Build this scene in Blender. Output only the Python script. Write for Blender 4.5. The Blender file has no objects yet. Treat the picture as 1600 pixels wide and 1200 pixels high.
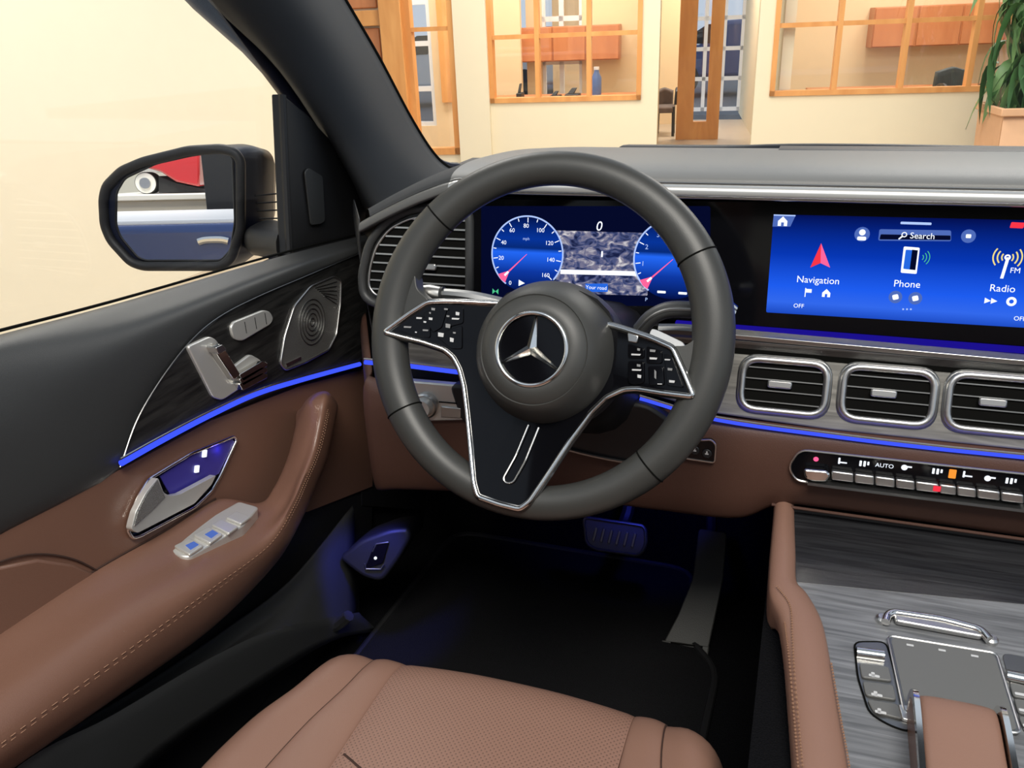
import bpy, bmesh, math, random
from mathutils import Vector as V, Matrix
random.seed(7)
sc = bpy.context.scene
col = sc.collection
R_ = math.radians

# ------------------------------------------------------------------ camera
FPX = 1300.0
psi, pit, rol = R_(20), R_(23), R_(2.3)
CF = V((-math.sin(psi)*math.cos(pit), math.cos(psi)*math.cos(pit), -math.sin(pit)))
r0 = V((math.cos(psi), math.sin(psi), 0)); u0 = r0.cross(CF)
CR = r0*math.cos(rol)-u0*math.sin(rol); CU = u0*math.cos(rol)+r0*math.sin(rol)
CC = V((0.234, -0.765, 1.387))
cam = bpy.data.cameras.new('camera'); camo = bpy.data.objects.new('camera', cam); col.objects.link(camo)
m = Matrix((CR, CU, -CF)).transposed().to_4x4(); m.translation = CC; camo.matrix_world = m
cam.sensor_fit = 'HORIZONTAL'; cam.sensor_width = 36; cam.lens = FPX/1600*36; cam.clip_start = .02
sc.camera = camo

# ------------------------------------------------------------------ world, lamps, exposure
w = bpy.data.worlds.new('world'); sc.world = w; w.use_nodes = True
bg = w.node_tree.nodes['Background']; bg.inputs[0].default_value = (.72, .84, 1.0, 1); bg.inputs[1].default_value = .6
def area(name, loc, tgt, sx, sy, power, colr=(1, .95, .86)):
    l = bpy.data.lights.new(name, 'AREA'); l.shape = 'RECTANGLE'; l.size = sx; l.size_y = sy; l.energy = power; l.color = colr
    o = bpy.data.objects.new(name, l); col.objects.link(o); o.location = loc
    o.rotation_euler = (V(tgt)-V(loc)).to_track_quat('-Z', 'Y').to_euler(); return o
area('unseen_ceiling_lamp', (0.6, -1.6, 3.3), (0.1, -.1, .8), 1.6, .8, 75)  # unseen lamps at ceiling height, put in to light cabin and showroom
area('unseen_ceiling_lamp', (-2.0, 2.2, 3.3), (-2.0, 2.2, 0), 1.6, 1.6, 52)
area('unseen_ceiling_lamp', (1.6, 4.5, 3.3), (1.6, 4.5, 0), 2.4, 1.6, 100)
area('unseen_ceiling_lamp', (-1.6, 6.0, 3.3), (-1.6, 6.6, 0), 2.4, 1.2, 68)
area('unseen_ceiling_lamp', (-3.0, -6.2, 3.3), (-3.0, -7.2, .8), 2.0, 1.2, 110)  # added out of view to brighten the plinth shown in the mirror
for lx, ly, pw_ in ((-2.32, 8.77, 42), (1.15, 9.26, 50), (-4.09, 8.42, 34), (-1.14, 11.16, 60)):
    area('office_lamp', (lx, ly, 2.85), (lx, ly, 0), 1.1, .7, pw_, (1, .92, .80))
vs = sc.view_settings; vs.view_transform = 'Standard'; vs.look = 'None'; vs.exposure = 0.35; vs.gamma = 1; vs.use_curve_mapping = False

# ------------------------------------------------------------------ sight lines measured from the photo (1600 x 1200)
def ray(px, py): return CF + CR*((px-800)/FPX) + CU*((600-py)/FPX)
def on(px, py, o, n):
    d = ray(px, py); o = V(o); n = V(n); return CC + d*((o-CC).dot(n)/d.dot(n))
def on_x(px, py, v): return on(px, py, (v, 0, 0), (1, 0, 0))
def on_y(px, py, v): return on(px, py, (0, v, 0), (0, 1, 0))
def on_z(px, py, v): return on(px, py, (0, 0, v), (0, 0, 1))
class Fr:
    def __init__(s, o, x, y): s.o = V(o); s.x = V(x).normalized(); s.y = V(y).normalized(); s.n = s.x.cross(s.y).normalized()
    def P(s, u, v, w=0): return s.o + s.x*u + s.y*v + s.n*w
    def px(s, a, b, w=0): return on(a, b, s.o+s.n*w, s.n)
    def uv(s, a, b, w=0):
        p = s.px(a, b, w)-s.o; return (p.dot(s.x), p.dot(s.y))
    def pts(s, l, w=0): return [s.px(a, b, w) for a, b in l]
    def uvs(s, l, w=0): return [s.uv(a, b, w) for a, b in l]

# ------------------------------------------------------------------ mesh helpers
WL = {}
def add(name, vf, mat, parent=None, smooth=35, bevel=0, bseg=2, sub=0, solid=0, recalc=True):
    verts, faces = vf
    verts = [V(v) for v in verts]
    lo = V([min(v[i] for v in verts) for i in range(3)]); hi = V([max(v[i] for v in verts) for i in range(3)])
    c = (lo+hi)/2
    me = bpy.data.meshes.new(name); me.from_pydata([v-c for v in verts], [], faces)
    bm = bmesh.new(); bm.from_mesh(me)
    bmesh.ops.remove_doubles(bm, verts=bm.verts, dist=1e-6)
    if recalc: bmesh.ops.recalc_face_normals(bm, faces=bm.faces)
    bm.to_mesh(me); bm.free()
    me.materials.append(MATS[mat])
    if smooth: me.shade_smooth(); me.set_sharp_from_angle(angle=R_(smooth))
    o = bpy.data.objects.new(name, me); col.objects.link(o)
    if parent:
        o.parent = parent; o.location = c-WL[parent.name]
    else: o.location = c
    WL[o.name] = c
    if solid:
        md = o.modifiers.new('solid', 'SOLIDIFY'); md.thickness = solid; md.offset = 0
    if bevel:
        md = o.modifiers.new('bevel', 'BEVEL'); md.width = bevel; md.segments = bseg; md.limit_method = 'ANGLE'; md.angle_limit = R_(40)
    if sub:
        md = o.modifiers.new('sub', 'SUBSURF'); md.levels = sub; md.render_levels = sub
    return o
def thing(name, label, cat, loc, group=None):
    o = bpy.data.objects.new(name, None); col.objects.link(o); o.location = V(loc); WL[o.name] = V(loc); o.empty_display_size = .05
    o['label'] = label; o['category'] = cat
    if group: o['group'] = group
    return o
def tag(o, label, cat, group=None):
    o['label'] = label; o['category'] = cat
    if group: o['group'] = group
    return o
def struct(o, label=None):
    o['kind'] = 'structure'
    if label: o['label'] = label
    return o
def lab(o, label): o['label'] = label; return o
def join(*vfs):
    vs_, fs = [], []
    for v, f in vfs:
        k = len(vs_); vs_ += list(v); fs += [tuple(i+k for i in q) for q in f]
    return vs_, fs
def prism(poly, vec):
    vec = V(vec); n = len(poly); vs_ = [V(p) for p in poly]+[V(p)+vec for p in poly]
    fs = [tuple(range(n)), tuple(range(2*n-1, n-1, -1))]+[(i, (i+1) % n, n+(i+1) % n, n+i) for i in range(n)]
    return vs_, fs
def box(x0, x1, y0, y1, z0, z1):
    return prism([(x0, y0, z0), (x1, y0, z0), (x1, y1, z0), (x0, y1, z0)], (0, 0, z1-z0))
def fbox(fr, u0_, u1, v0, v1, w0, w1):
    return prism([fr.P(u0_, v0, w0), fr.P(u1, v0, w0), fr.P(u1, v1, w0), fr.P(u0_, v1, w0)], fr.n*(w1-w0))
def plate(fr, uv, w0, w1): return prism([fr.P(u, v, w0) for u, v in uv], fr.n*(w1-w0))
def cr(pts, n, closed=False):
    pts = [V(p) for p in pts]; k = len(pts); out = []
    segs = k if closed else k-1
    cnt = n if closed else n-1
    for i in range(n):
        t = i*segs/cnt; j = min(int(t), segs-1); t -= j
        g = (lambda a: pts[a % k]) if closed else (lambda a: pts[a] if 0 <= a < k else (pts[0]*2-pts[1] if a < 0 else pts[-1]*2-pts[-2]))
        a, b, c, d = g(j-1), g(j), g(j+1), g(j+2)
        out.append(.5*((2*b)+(c-a)*t+(2*a-5*b+4*c-d)*t*t+(3*b-a-3*c+d)*t**3))
    return out
def rpoly(pts, r, seg=4, closed=True):
    """round the corners of a polygon (tuples of 2 or vectors of 3)"""
    d3 = len(pts[0]) == 3; P = [V(p) if d3 else V((p[0], p[1], 0)) for p in pts]; n = len(P); out = []
    for i in range(n):
        if not closed and i in (0, n-1): out.append(P[i]); continue
        a, b, c = P[i-1], P[i], P[(i+1) % n]
        rr = min(r, (a-b).length*.45, (c-b).length*.45)
        s, e = b+(a-b).normalized()*rr, b+(c-b).normalized()*rr
        for q in range(seg+1):
            t = q/seg; out.append(s*(1-t)**2+b*2*t*(1-t)+e*t*t)
    return out if d3 else [(p.x, p.y) for p in out]
def rrect(cx, cy, w_, h, r, seg=4, rot=0):
    p = [(-w_/2, -h/2), (w_/2, -h/2), (w_/2, h/2), (-w_/2, h/2)]
    p = rpoly(p, r, seg); c, s = math.cos(rot), math.sin(rot)
    return [(cx+x*c-y*s, cy+x*s+y*c) for x, y in p]
def circ(cx, cy, r, n=24, ry=None, a0=0, a1=2*math.pi):
    full = abs(a1-a0-2*math.pi) < 1e-6
    return [(cx+r*math.cos(a0+(a1-a0)*i/(n if full else n-1)), cy+(ry or r)*math.sin(a0+(a1-a0)*i/(n if full else n-1))) for i in range(n)]
def tube(pts, r, n=8, closed=False, prof=None, up=None, cap=True):
    pts = [V(p) for p in pts]; k = len(pts)
    T = []
    for i in range(k):
        a = pts[i-1] if (closed or i > 0) else pts[0]
        b = pts[(i+1) % k] if (closed or i < k-1) else pts[-1]
        T.append((b-a).normalized())
    if up is not None:
        N = [(V(up)-t*V(up).dot(t)).normalized() for t in T]
    else:
        h = V((0, 0, 1)) if abs(T[0].z) < .9 else V((1, 0, 0))
        cur = (h-T[0]*h.dot(T[0])).normalized(); N = [cur]
        for i in range(1, k):
            cur = (cur-T[i]*cur.dot(T[i])).normalized(); N.append(cur)
    if prof is None: prof = [(math.cos(2*math.pi*i/n), math.sin(2*math.pi*i/n)) for i in range(n)]
    n = len(prof); vs_ = []
    for i in range(k):
        B = T[i].cross(N[i]); rr = r[i] if isinstance(r, (list, tuple)) else r
        vs_ += [pts[i]+N[i]*(p[0]*rr)+B*(p[1]*rr) for p in prof]
    fs = []
    for i in range(k if closed else k-1):
        j = (i+1) % k
        fs += [(i*n+q, i*n+(q+1) % n, j*n+(q+1) % n, j*n+q) for q in range(n)]
    if cap and not closed: fs += [tuple(range(n-1, -1, -1)), tuple(range((k-1)*n, k*n))]
    return vs_, fs
def rect_prof(a, b): return [(-a, -b), (a, -b), (a, b), (-a, b)]
def gridm(rows, cu=False, cap=False):
    n = len(rows[0]); k = len(rows); vs_ = [V(p) for r in rows for p in r]; fs = []
    for i in range(k-1):
        for q in range(n if cu else n-1):
            fs.append((i*n+q, i*n+(q+1) % n, (i+1)*n+(q+1) % n, (i+1)*n+q))
    if cap: fs += [tuple(range(n-1, -1, -1)), tuple(range((k-1)*n, k*n))]
    return vs_, fs
def surf(ctrl, nu, nv, cu=False, cap=False):
    rows = [cr(r, nu, cu) for r in ctrl]
    cols = [cr([r[q] for r in rows], nv) for q in range(nu)]
    return gridm([[cols[q][i] for q in range(nu)] for i in range(nv)], cu, cap)
def lathe(fr, cu_, cv, prof, n=48, cap=True):
    rows = [[fr.P(cu_+r*math.cos(2*math.pi*i/n), cv+r*math.sin(2*math.pi*i/n), w_) for i in range(n)] for r, w_ in prof]
    return gridm(rows, True, cap)
def dashes(path, n, frac, r, mat, parent, name='stitching'):
    p = cr(path, n*4+1); vf = []
    k = max(1, int(4*frac))
    for i in range(n): vf.append(tube([p[i*4], p[i*4+k]], r, 4))
    o = add(name, join(*vf), mat, parent, 0); o['kind'] = 'stuff'; return o
def text(s, fr, u, v, w_, size, mat, parent, name='lettering', align='CENTER', shear=0):
    c = bpy.data.curves.new('t', 'FONT'); c.body = s; c.size = size; c.align_x = align; c.align_y = 'CENTER'; c.extrude = 0; c.shear = shear; c.resolution_u = 3
    t = bpy.data.objects.new('t', c); me = bpy.data.meshes.new_from_object(t)
    vs_ = [fr.P(u+q.co.x, v+q.co.y, w_) for q in me.vertices]; fs = [tuple(p.vertices) for p in me.polygons]
    bpy.data.objects.remove(t); bpy.data.curves.remove(c); bpy.data.meshes.remove(me)
    return add(name, (vs_, fs), mat, parent, 0, recalc=False)
def flat(fr, polys, w_):
    return join(*[([fr.P(u, v, w_) for u, v in p], [tuple(range(len(p)))]) for p in polys])
def ring2(fr, c, r0_, r1, w_, n=48, a0=0, a1=2*math.pi):
    A = [fr.P(c[0]+r0_*math.cos(a0+(a1-a0)*i/n), c[1]+r0_*math.sin(a0+(a1-a0)*i/n), w_) for i in range(n+1)]
    B = [fr.P(c[0]+r1*math.cos(a0+(a1-a0)*i/n), c[1]+r1*math.sin(a0+(a1-a0)*i/n), w_) for i in range(n+1)]
    return gridm([A, B])

# ------------------------------------------------------------------ materials
MATS = {}
def mat(name, c, rough=.5, metal=0, spec=.5, bump=None, coat=0, emis=None, vary=0, sheen=0):
    M = bpy.data.materials.new(name); M.use_nodes = True; nt = M.node_tree; b = nt.nodes['Principled BSDF']
    b.inputs['Base Color'].default_value = (*c, 1); b.inputs['Roughness'].default_value = rough; b.inputs['Metallic'].default_value = metal
    b.inputs['Specular IOR Level'].default_value = spec; b.inputs['Coat Weight'].default_value = coat; b.inputs['Coat Roughness'].default_value = .05
    if sheen: b.inputs['Sheen Weight'].default_value = sheen
    if emis: b.inputs['Emission Color'].default_value = (*emis[0], 1); b.inputs['Emission Strength'].default_value = emis[1]
    tc = nt.nodes.new('ShaderNodeTexCoord')
    if vary:
        n = nt.nodes.new('ShaderNodeTexNoise'); n.inputs['Scale'].default_value = 9; n.inputs['Detail'].default_value = 4
        nt.links.new(tc.outputs['Object'], n.inputs['Vector'])
        mx = nt.nodes.new('ShaderNodeMix'); mx.data_type = 'RGBA'
        mx.inputs['A'].default_value = (*[x*(1-vary) for x in c], 1); mx.inputs['B'].default_value = (*[min(1, x*(1+vary)) for x in c], 1)
        nt.links.new(n.outputs['Fac'], mx.inputs['Factor']); nt.links.new(mx.outputs['Result'], b.inputs['Base Color'])
    if bump:
        sc_, st, dist = bump
        n = nt.nodes.new('ShaderNodeTexVoronoi'); n.inputs['Scale'].default_value = sc_
        nt.links.new(tc.outputs['Object'], n.inputs['Vector'])
        bp = nt.nodes.new('ShaderNodeBump'); bp.inputs['Strength'].default_value = st; bp.inputs['Distance'].default_value = dist
        nt.links.new(n.outputs['Distance'], bp.inputs['Height']); nt.links.new(bp.outputs['Normal'], b.inputs['Normal'])
    MATS[name] = M; return M
def emit(name, c, s):
    M = bpy.data.materials.new(name); M.use_nodes = True; nt = M.node_tree; nt.nodes.clear()
    e = nt.nodes.new('ShaderNodeEmission'); e.inputs[0].default_value = (*c, 1); e.inputs[1].default_value = s
    o = nt.nodes.new('ShaderNodeOutputMaterial'); nt.links.new(e.outputs[0], o.inputs[0]); MATS[name] = M; return M
def thin_glass(name, tint=(1, 1, 1), gloss=.06):
    M = bpy.data.materials.new(name); M.use_nodes = True; nt = M.node_tree; nt.nodes.clear()
    t = nt.nodes.new('ShaderNodeBsdfTransparent'); t.inputs[0].default_value = (*tint, 1)
    g = nt.nodes.new('ShaderNodeBsdfGlossy'); g.inputs['Roughness'].default_value = .02
    mx = nt.nodes.new('ShaderNodeMixShader'); mx.inputs[0].default_value = gloss
    o = nt.nodes.new('ShaderNodeOutputMaterial')
    nt.links.new(t.outputs[0], mx.inputs[1]); nt.links.new(g.outputs[0], mx.inputs[2]); nt.links.new(mx.outputs[0], o.inputs[0]); MATS[name] = M
def wood(name, c0, c1, scale, rough=.45, bumpd=.0006, coat=0):
    M = bpy.data.materials.new(name); M.use_nodes = True; nt = M.node_tree; b = nt.nodes['Principled BSDF']
    tc = nt.nodes.new('ShaderNodeTexCoord'); mp = nt.nodes.new('ShaderNodeMapping'); mp.inputs['Scale'].default_value = scale
    n = nt.nodes.new('ShaderNodeTexNoise'); n.inputs['Scale'].default_value = 1; n.inputs['Detail'].default_value = 5; n.inputs['Distortion'].default_value = .6
    rp = nt.nodes.new('ShaderNodeValToRGB'); rp.color_ramp.elements[0].position = .35; rp.color_ramp.elements[1].position = .7
    rp.color_ramp.elements[0].color = (*c0, 1); rp.color_ramp.elements[1].color = (*c1, 1)
    nt.links.new(tc.outputs['Object'], mp.inputs[0]); nt.links.new(mp.outputs[0], n.inputs['Vector']); nt.links.new(n.outputs['Fac'], rp.inputs[0])
    nt.links.new(rp.outputs[0], b.inputs['Base Color']); b.inputs['Roughness'].default_value = rough; b.inputs['Coat Weight'].default_value = coat
    bp = nt.nodes.new('ShaderNodeBump'); bp.inputs['Strength'].default_value = .6; bp.inputs['Distance'].default_value = bumpd
    nt.links.new(n.outputs['Fac'], bp.inputs['Height']); nt.links.new(bp.outputs['Normal'], b.inputs['Normal']); MATS[name] = M
def perforated(name, c, scale):
    M = mat(name, c, .5); nt = M.node_tree; b = nt.nodes['Principled BSDF']
    tc = nt.nodes.new('ShaderNodeTexCoord'); v = nt.nodes.new('ShaderNodeTexVoronoi'); v.inputs['Scale'].default_value = scale; v.inputs['Randomness'].default_value = 0
    v.voronoi_dimensions = '2D'
    rp = nt.nodes.new('ShaderNodeValToRGB'); rp.color_ramp.elements[0].position = .16; rp.color_ramp.elements[1].position = .26
    rp.color_ramp.elements[0].color = (c[0]*.5, c[1]*.5, c[2]*.5, 1); rp.color_ramp.elements[1].color = (*c, 1)
    mp = nt.nodes.new('ShaderNodeMapping'); mp.inputs['Rotation'].default_value = (0, 0, R_(45))
    nt.links.new(tc.outputs['Object'], mp.inputs[0]); nt.links.new(mp.outputs[0], v.inputs['Vector']); nt.links.new(v.outputs['Distance'], rp.inputs[0]); nt.links.new(rp.outputs[0], b.inputs['Base Color'])
    bp = nt.nodes.new('ShaderNodeBump'); bp.inputs['Strength'].default_value = .4; bp.inputs['Distance'].default_value = .0008
    nt.links.new(v.outputs['Distance'], bp.inputs['Height']); nt.links.new(bp.outputs['Normal'], b.inputs['Normal'])
BR = (.195, .100, .068)
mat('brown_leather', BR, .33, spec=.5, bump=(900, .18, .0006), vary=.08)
mat('shaded_brown_leather', (.085, .040, .028), .5, spec=.4, bump=(900, .18, .0006), vary=.08)  # same brown leather, darkened to paint in the shade on the lower dash
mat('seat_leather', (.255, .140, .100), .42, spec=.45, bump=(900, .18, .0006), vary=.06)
perforated('seat_perforated', (.27, .148, .106), 260)
mat('black_leather', (.035, .036, .036), .46, spec=.5, bump=(1100, .2, .0005))
mat('rim_leather', (.04, .04, .037), .42, spec=.5, bump=(1300, .12, .0004))
mat('lit_dash_leather', (.16, .16, .155), .48, spec=.5, bump=(1100, .2, .0005))  # black leather lightened: light falling on the dash top is in the colour
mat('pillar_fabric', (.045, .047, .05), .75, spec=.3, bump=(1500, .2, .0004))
mat('black_plastic', (.012, .012, .013), .5, bump=(1400, .15, .0004))
mat('dark_carpet', (.004, .004, .005), .95, spec=.1, bump=(500, .6, .003))
mat('mat_rubber', (.005, .005, .006), .8, spec=.2, bump=(700, .5, .002))
mat('piano', (.003, .003, .004), .09, spec=.22)
mat('hub', (.045, .045, .042), .45, spec=.5, bump=(1300, .12, .0004))
mat('chrome', (.82, .80, .76), .14, 1)
mat('satin', (.62, .61, .59), .32, 1)
mat('satin_dark', (.30, .30, .295), .38, 1)
mat('silver_plastic', (.50, .50, .49), .35, .6)
mat('grille', (.34, .34, .325), .42, .8, bump=(900, .8, .001))
mat('mirror', (.92, .93, .95), .0, 1)
mat('navy_paint', (.006, .009, .024), .35, .0, spec=.2)
mat('body_blue', (.035, .07, .22), .22, .4, coat=1)
mat('seam', (.004, .004, .0035), .85, spec=.08)
mat('seam_brown', (.045, .020, .013), .8)
mat('bright_silver', (.72, .71, .67), .34, .55)
mat('thread', (.33, .18, .11), .7)
mat('white_mark', (.55, .55, .55), .5)
mat('grey_mark', (.22, .22, .22), .5)
mat('pedal_rubber', (.13, .125, .11), .6)
mat('pedal_metal', (.26, .25, .22), .45, .8)
wood('dark_wood', (.010, .010, .010), (.034, .033, .031), (60, 14, 140), .38)
wood('ash_trim', (.13, .125, .112), (.25, .24, .215), (14, 120, 160), .42)
wood('console_wood', (.10, .103, .108), (.22, .225, .235), (10, 210, 90), .34)
wood('shaded_console_wood', (.012, .012, .014), (.03, .031, .034), (10, 210, 90), .34)  # console wood again, darkened to paint in the shade under the dash
emit('blue_strip', (.045, .085, 1.0), .95)
emit('blue_deep', (.03, .015, .70), .30)
emit('ui_white', (.85, .9, 1), 1.0)
emit('ui_pale', (.45, .6, 1), .8)
emit('ui_red', (1, .04, .07), .75)
emit('ui_pink', (1, .12, .3), .9)
emit('ui_green', (.1, .75, .35), .6)
emit('ui_yellow', (.9, .75, .25), .8)
emit('ui_orange', (1, .33, .04), .8)
emit('ui_blue', (.02, .14, .75), .8)
emit('ui_navy', (.0015, .003, .022), .8)
emit('ui_mid', (.09, .17, .55), .7)
thin_glass('glass', (1, 1, 1), .045)
thin_glass('tint_glass', (.25, .28, .3), .25)
def screen(name, stops, axis='Y', emis=1.0):
    M = bpy.data.materials.new(name); M.use_nodes = True; nt = M.node_tree; nt.nodes.clear()
    tc = nt.nodes.new('ShaderNodeTexCoord'); sp = nt.nodes.new('ShaderNodeSeparateXYZ'); rp = nt.nodes.new('ShaderNodeValToRGB')
    e = nt.nodes.new('ShaderNodeEmission'); o = nt.nodes.new('ShaderNodeOutputMaterial'); e.inputs[1].default_value = emis
    nt.links.new(tc.outputs['Generated'], sp.inputs[0]); nt.links.new(sp.outputs[axis], rp.inputs[0]); nt.links.new(rp.outputs[0], e.inputs[0])
    nt.links.new(e.outputs[0], o.inputs[0])
    el = rp.color_ramp.elements
    while len(el) < len(stops): el.new(.5)
    for i, (p, c) in enumerate(stops): el[i].position = p; el[i].color = (*c, 1)
    MATS[name] = M; return M
screen('touch_gradient', [(0, (.01, .06, .48)), (.12, (.03, .13, .78)), (.28, (.012, .10, .80)), (.6, (.002, .035, .42)), (1, (.001, .004, .07))], 'Z', .85)
screen('gauge_gradient', [(0, (.001, .004, .05)), (.28, (.004, .035, .32)), (.52, (.015, .12, .80)), (.58, (.002, .02, .16)), (.7, (.002, .03, .28)), (1, (.001, .004, .04))], 'Z', .9)
def map_print(name):
    M = bpy.data.materials.new(name); M.use_nodes = True; nt = M.node_tree; nt.nodes.clear()
    tc = nt.nodes.new('ShaderNodeTexCoord'); mp = nt.nodes.new('ShaderNodeMapping'); mp.inputs['Scale'].default_value = (70, 60, 120)
    n = nt.nodes.new('ShaderNodeTexNoise'); n.inputs['Scale'].default_value = 1; n.inputs['Detail'].default_value = 6; n.inputs['Distortion'].default_value = 1.2
    rp = nt.nodes.new('ShaderNodeValToRGB'); el = rp.color_ramp.elements
    el[0].position = .34; el[0].color = (.01, .015, .06, 1); el[1].position = .72; el[1].color = (.75, .72, .72, 1)
    a = el.new(.46); a.color = (.06, .08, .20, 1); b = el.new(.56); b.color = (.20, .19, .28, 1)
    e = nt.nodes.new('ShaderNodeEmission'); e.inputs[1].default_value = .8; o = nt.nodes.new('ShaderNodeOutputMaterial')
    nt.links.new(tc.outputs['Object'], mp.inputs[0]); nt.links.new(mp.outputs[0], n.inputs['Vector']); nt.links.new(n.outputs['Fac'], rp.inputs[0])
    nt.links.new(rp.outputs[0], e.inputs[0]); nt.links.new(e.outputs[0], o.inputs[0]); MATS[name] = M
map_print('map_print')
# showroom
mat('cream_paint', (.80, .70, .50), .8, spec=.2, vary=.02)
mat('office_paint', (.80, .61, .38), .8, spec=.2, vary=.03)
mat('cream_light', (.88, .79, .60), .8, spec=.2, vary=.02)
mat('floor_tile', (.50, .40, .29), .35, vary=.1)
wood('orange_wood', (.62, .26, .07), (.78, .38, .12), (6, 6, 1.2), .4, .0005)
wood('red_wood', (.48, .17, .06), (.60, .24, .09), (6, 6, 1.2), .45, .0005)
mat('white_frame', (.75, .76, .78), .5)
mat('terracotta', (.62, .36, .20), .8, vary=.12)
mat('leaf', (.045, .12, .035), .45, vary=.35)
mat('leaf_pale', (.12, .23, .08), .45, vary=.3)
mat('stem', (.12, .16, .06), .7)
mat('chair_fabric', (.07, .08, .08), .8, vary=.2)
mat('armchair_fabric', (.16, .12, .10), .85, vary=.4)
mat('dark_item', (.02, .02, .02), .5)
mat('blue_item', (.10, .17, .38), .3)
mat('steel', (.4, .4, .4), .4, .8)
mat('parked_blue', (.05, .09, .25), .3, coat=.6)
mat('parked_white', (.6, .62, .65), .3, coat=.6)
mat('asphalt', (.16, .17, .19), .9)
mat('red_paint', (.55, .02, .02), .25, coat=1)
mat('tyre_white', (.8, .78, .7), .6)
mat('tyre_black', (.02, .02, .02), .7)
mat('plinth', (.62, .57, .46), .6)

# ================================================================== SHOWROOM (setting)
hd = R_(8)
fn = V((-math.sin(hd), math.cos(hd), 0))
FW = Fr(V((CC.x, CC.y, 0))+fn*8.5, (math.cos(hd), math.sin(hd), 0), (0, 0, 1))   # n points back to the car
def wb(name, s0, s1, z0, z1, w0, w1, m_, parent=None, bevel=0): return add(name, fbox(FW, s0, s1, z0, z1, w0, w1), m_, parent, 35, bevel)
floor = struct(add('floor', box(-9, 9, -8, 13, -.05, 0), 'floor_tile'), 'beige polished floor of the showroom')
wl_ = struct(add('wall_left', box(-3.65, -3.5, -2.2, 5.8, 0, 3.4), 'cream_light'), 'plain cream painted wall beside the car')
wf = struct(add('wall_front', join(
    fbox(FW, -5.2, -2.74, 0, 3.2, -.16, -.02), fbox(FW, -2.235, -1.91, 0, 3.2, -.12, .06), fbox(FW, -2.74, -2.235, 0, .24, -.12, 0),
    fbox(FW, -2.74, -2.235, 2.4, 3.2, -.12, 0), fbox(FW, -1.91, -.43, 0, .73, -.12, 0), fbox(FW, -1.91, -.43, 2.3, 3.2, -.12, 0),
    fbox(FW, -.43, -.27, 0, 3.2, -.12, 0), fbox(FW, -.27, .62, 2.3, 3.2, -.12, 0), fbox(FW, .62, .755, 0, 3.2, -.12, 0),
    fbox(FW, .755, 3.6, 0, .735, -.12, 0), fbox(FW, .755, 3.6, 2.3, 3.2, -.12, 0), fbox(FW, 3.6, 6, 0, 3.2, -.12, 0)), 'cream_paint'),
    'cream office front wall with openings for interior windows and a doorway')
def office_window(n, s0, s1, z0, z1, mull, horiz, label, fw_=.045):
    r = bpy.data.objects.new('window_%d' % n, None); col.objects.link(r); r.location = FW.P((s0+s1)/2, z0, 0); WL[r.name] = r.location.copy(); struct(r, label)
    lab(add('frame', join(fbox(FW, s0, s1, z0, z0+fw_, -.1, .02), fbox(FW, s0, s1, z1-fw_, z1, -.1, .02), fbox(FW, s0, s0+fw_, z0, z1, -.1, .02), fbox(FW, s1-fw_, s1, z0, z1, -.1, .02)), 'orange_wood', r), 'orange wooden window frame')
    for s in mull: add('mullion', fbox(FW, s-.022, s+.022, z0+fw_, z1-fw_, -.09, .012), 'orange_wood', r)
    ss = [s0]+list(mull)+[s1]
    for h in horiz:
        add('glazing_bar', fbox(FW, s0+fw_, s1-fw_, h-.02, h+.02, -.085, .006), 'orange_wood', r)
    zz = [z0]+list(horiz)+[z1]
    for i in range(len(ss)-1):
        for j in range(len(zz)-1):
            add('pane', fbox(FW, ss[i]+.02, ss[i+1]-.02, zz[j]+.02, zz[j+1]-.02, -.05, -.044), 'glass', r, 0)
    return r
office_window(1, -1.91, -.43, .73, 2.3, (-1.43, -.93), (1.33,), 'orange framed office window beside the doorway with a blue water bottle behind it')
office_window(2, .755, 3.6, .735, 2.3, (1.32, 1.89, 2.455, 3.02), (1.338,), 'orange framed office window behind the potted plant')
office_window(3, -2.74, -2.235, .24, 2.4, (), (1.43,), 'narrow tall orange framed glass panel left of the cream column', .065)
# wood panelling at the far left
pw = bpy.data.objects.new('trim_1', None); col.objects.link(pw); pw.location = FW.P(-3.3, 0, 0); WL[pw.name] = pw.location.copy(); struct(pw, 'orange wooden panelling with a wide post')
add('post', fbox(FW, -2.96, -2.74, 0, 3.0, -.06, .10), 'orange_wood', pw, 35, .006)
add('rail', fbox(FW, -4.6, -2.96, 1.48, 1.62, -.02, .06), 'orange_wood', pw, 35, .005)
for i in range(4):
    add('panel', fbox(FW, -3.36-i*.42, -3.0-i*.42, 1.64, 2.6, -.02, .02), 'red_wood', pw, 35, .01)
    add('panel', fbox(FW, -3.36-i*.42, -3.0-i*.42, .2, 1.46, -.02, .02), 'red_wood', pw, 35, .01)
    add('stile', fbox(FW, -3.42-i*.42, -3.36-i*.42, 0, 2.8, -.02, .05), 'orange_wood', pw, 35, .005)
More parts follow.
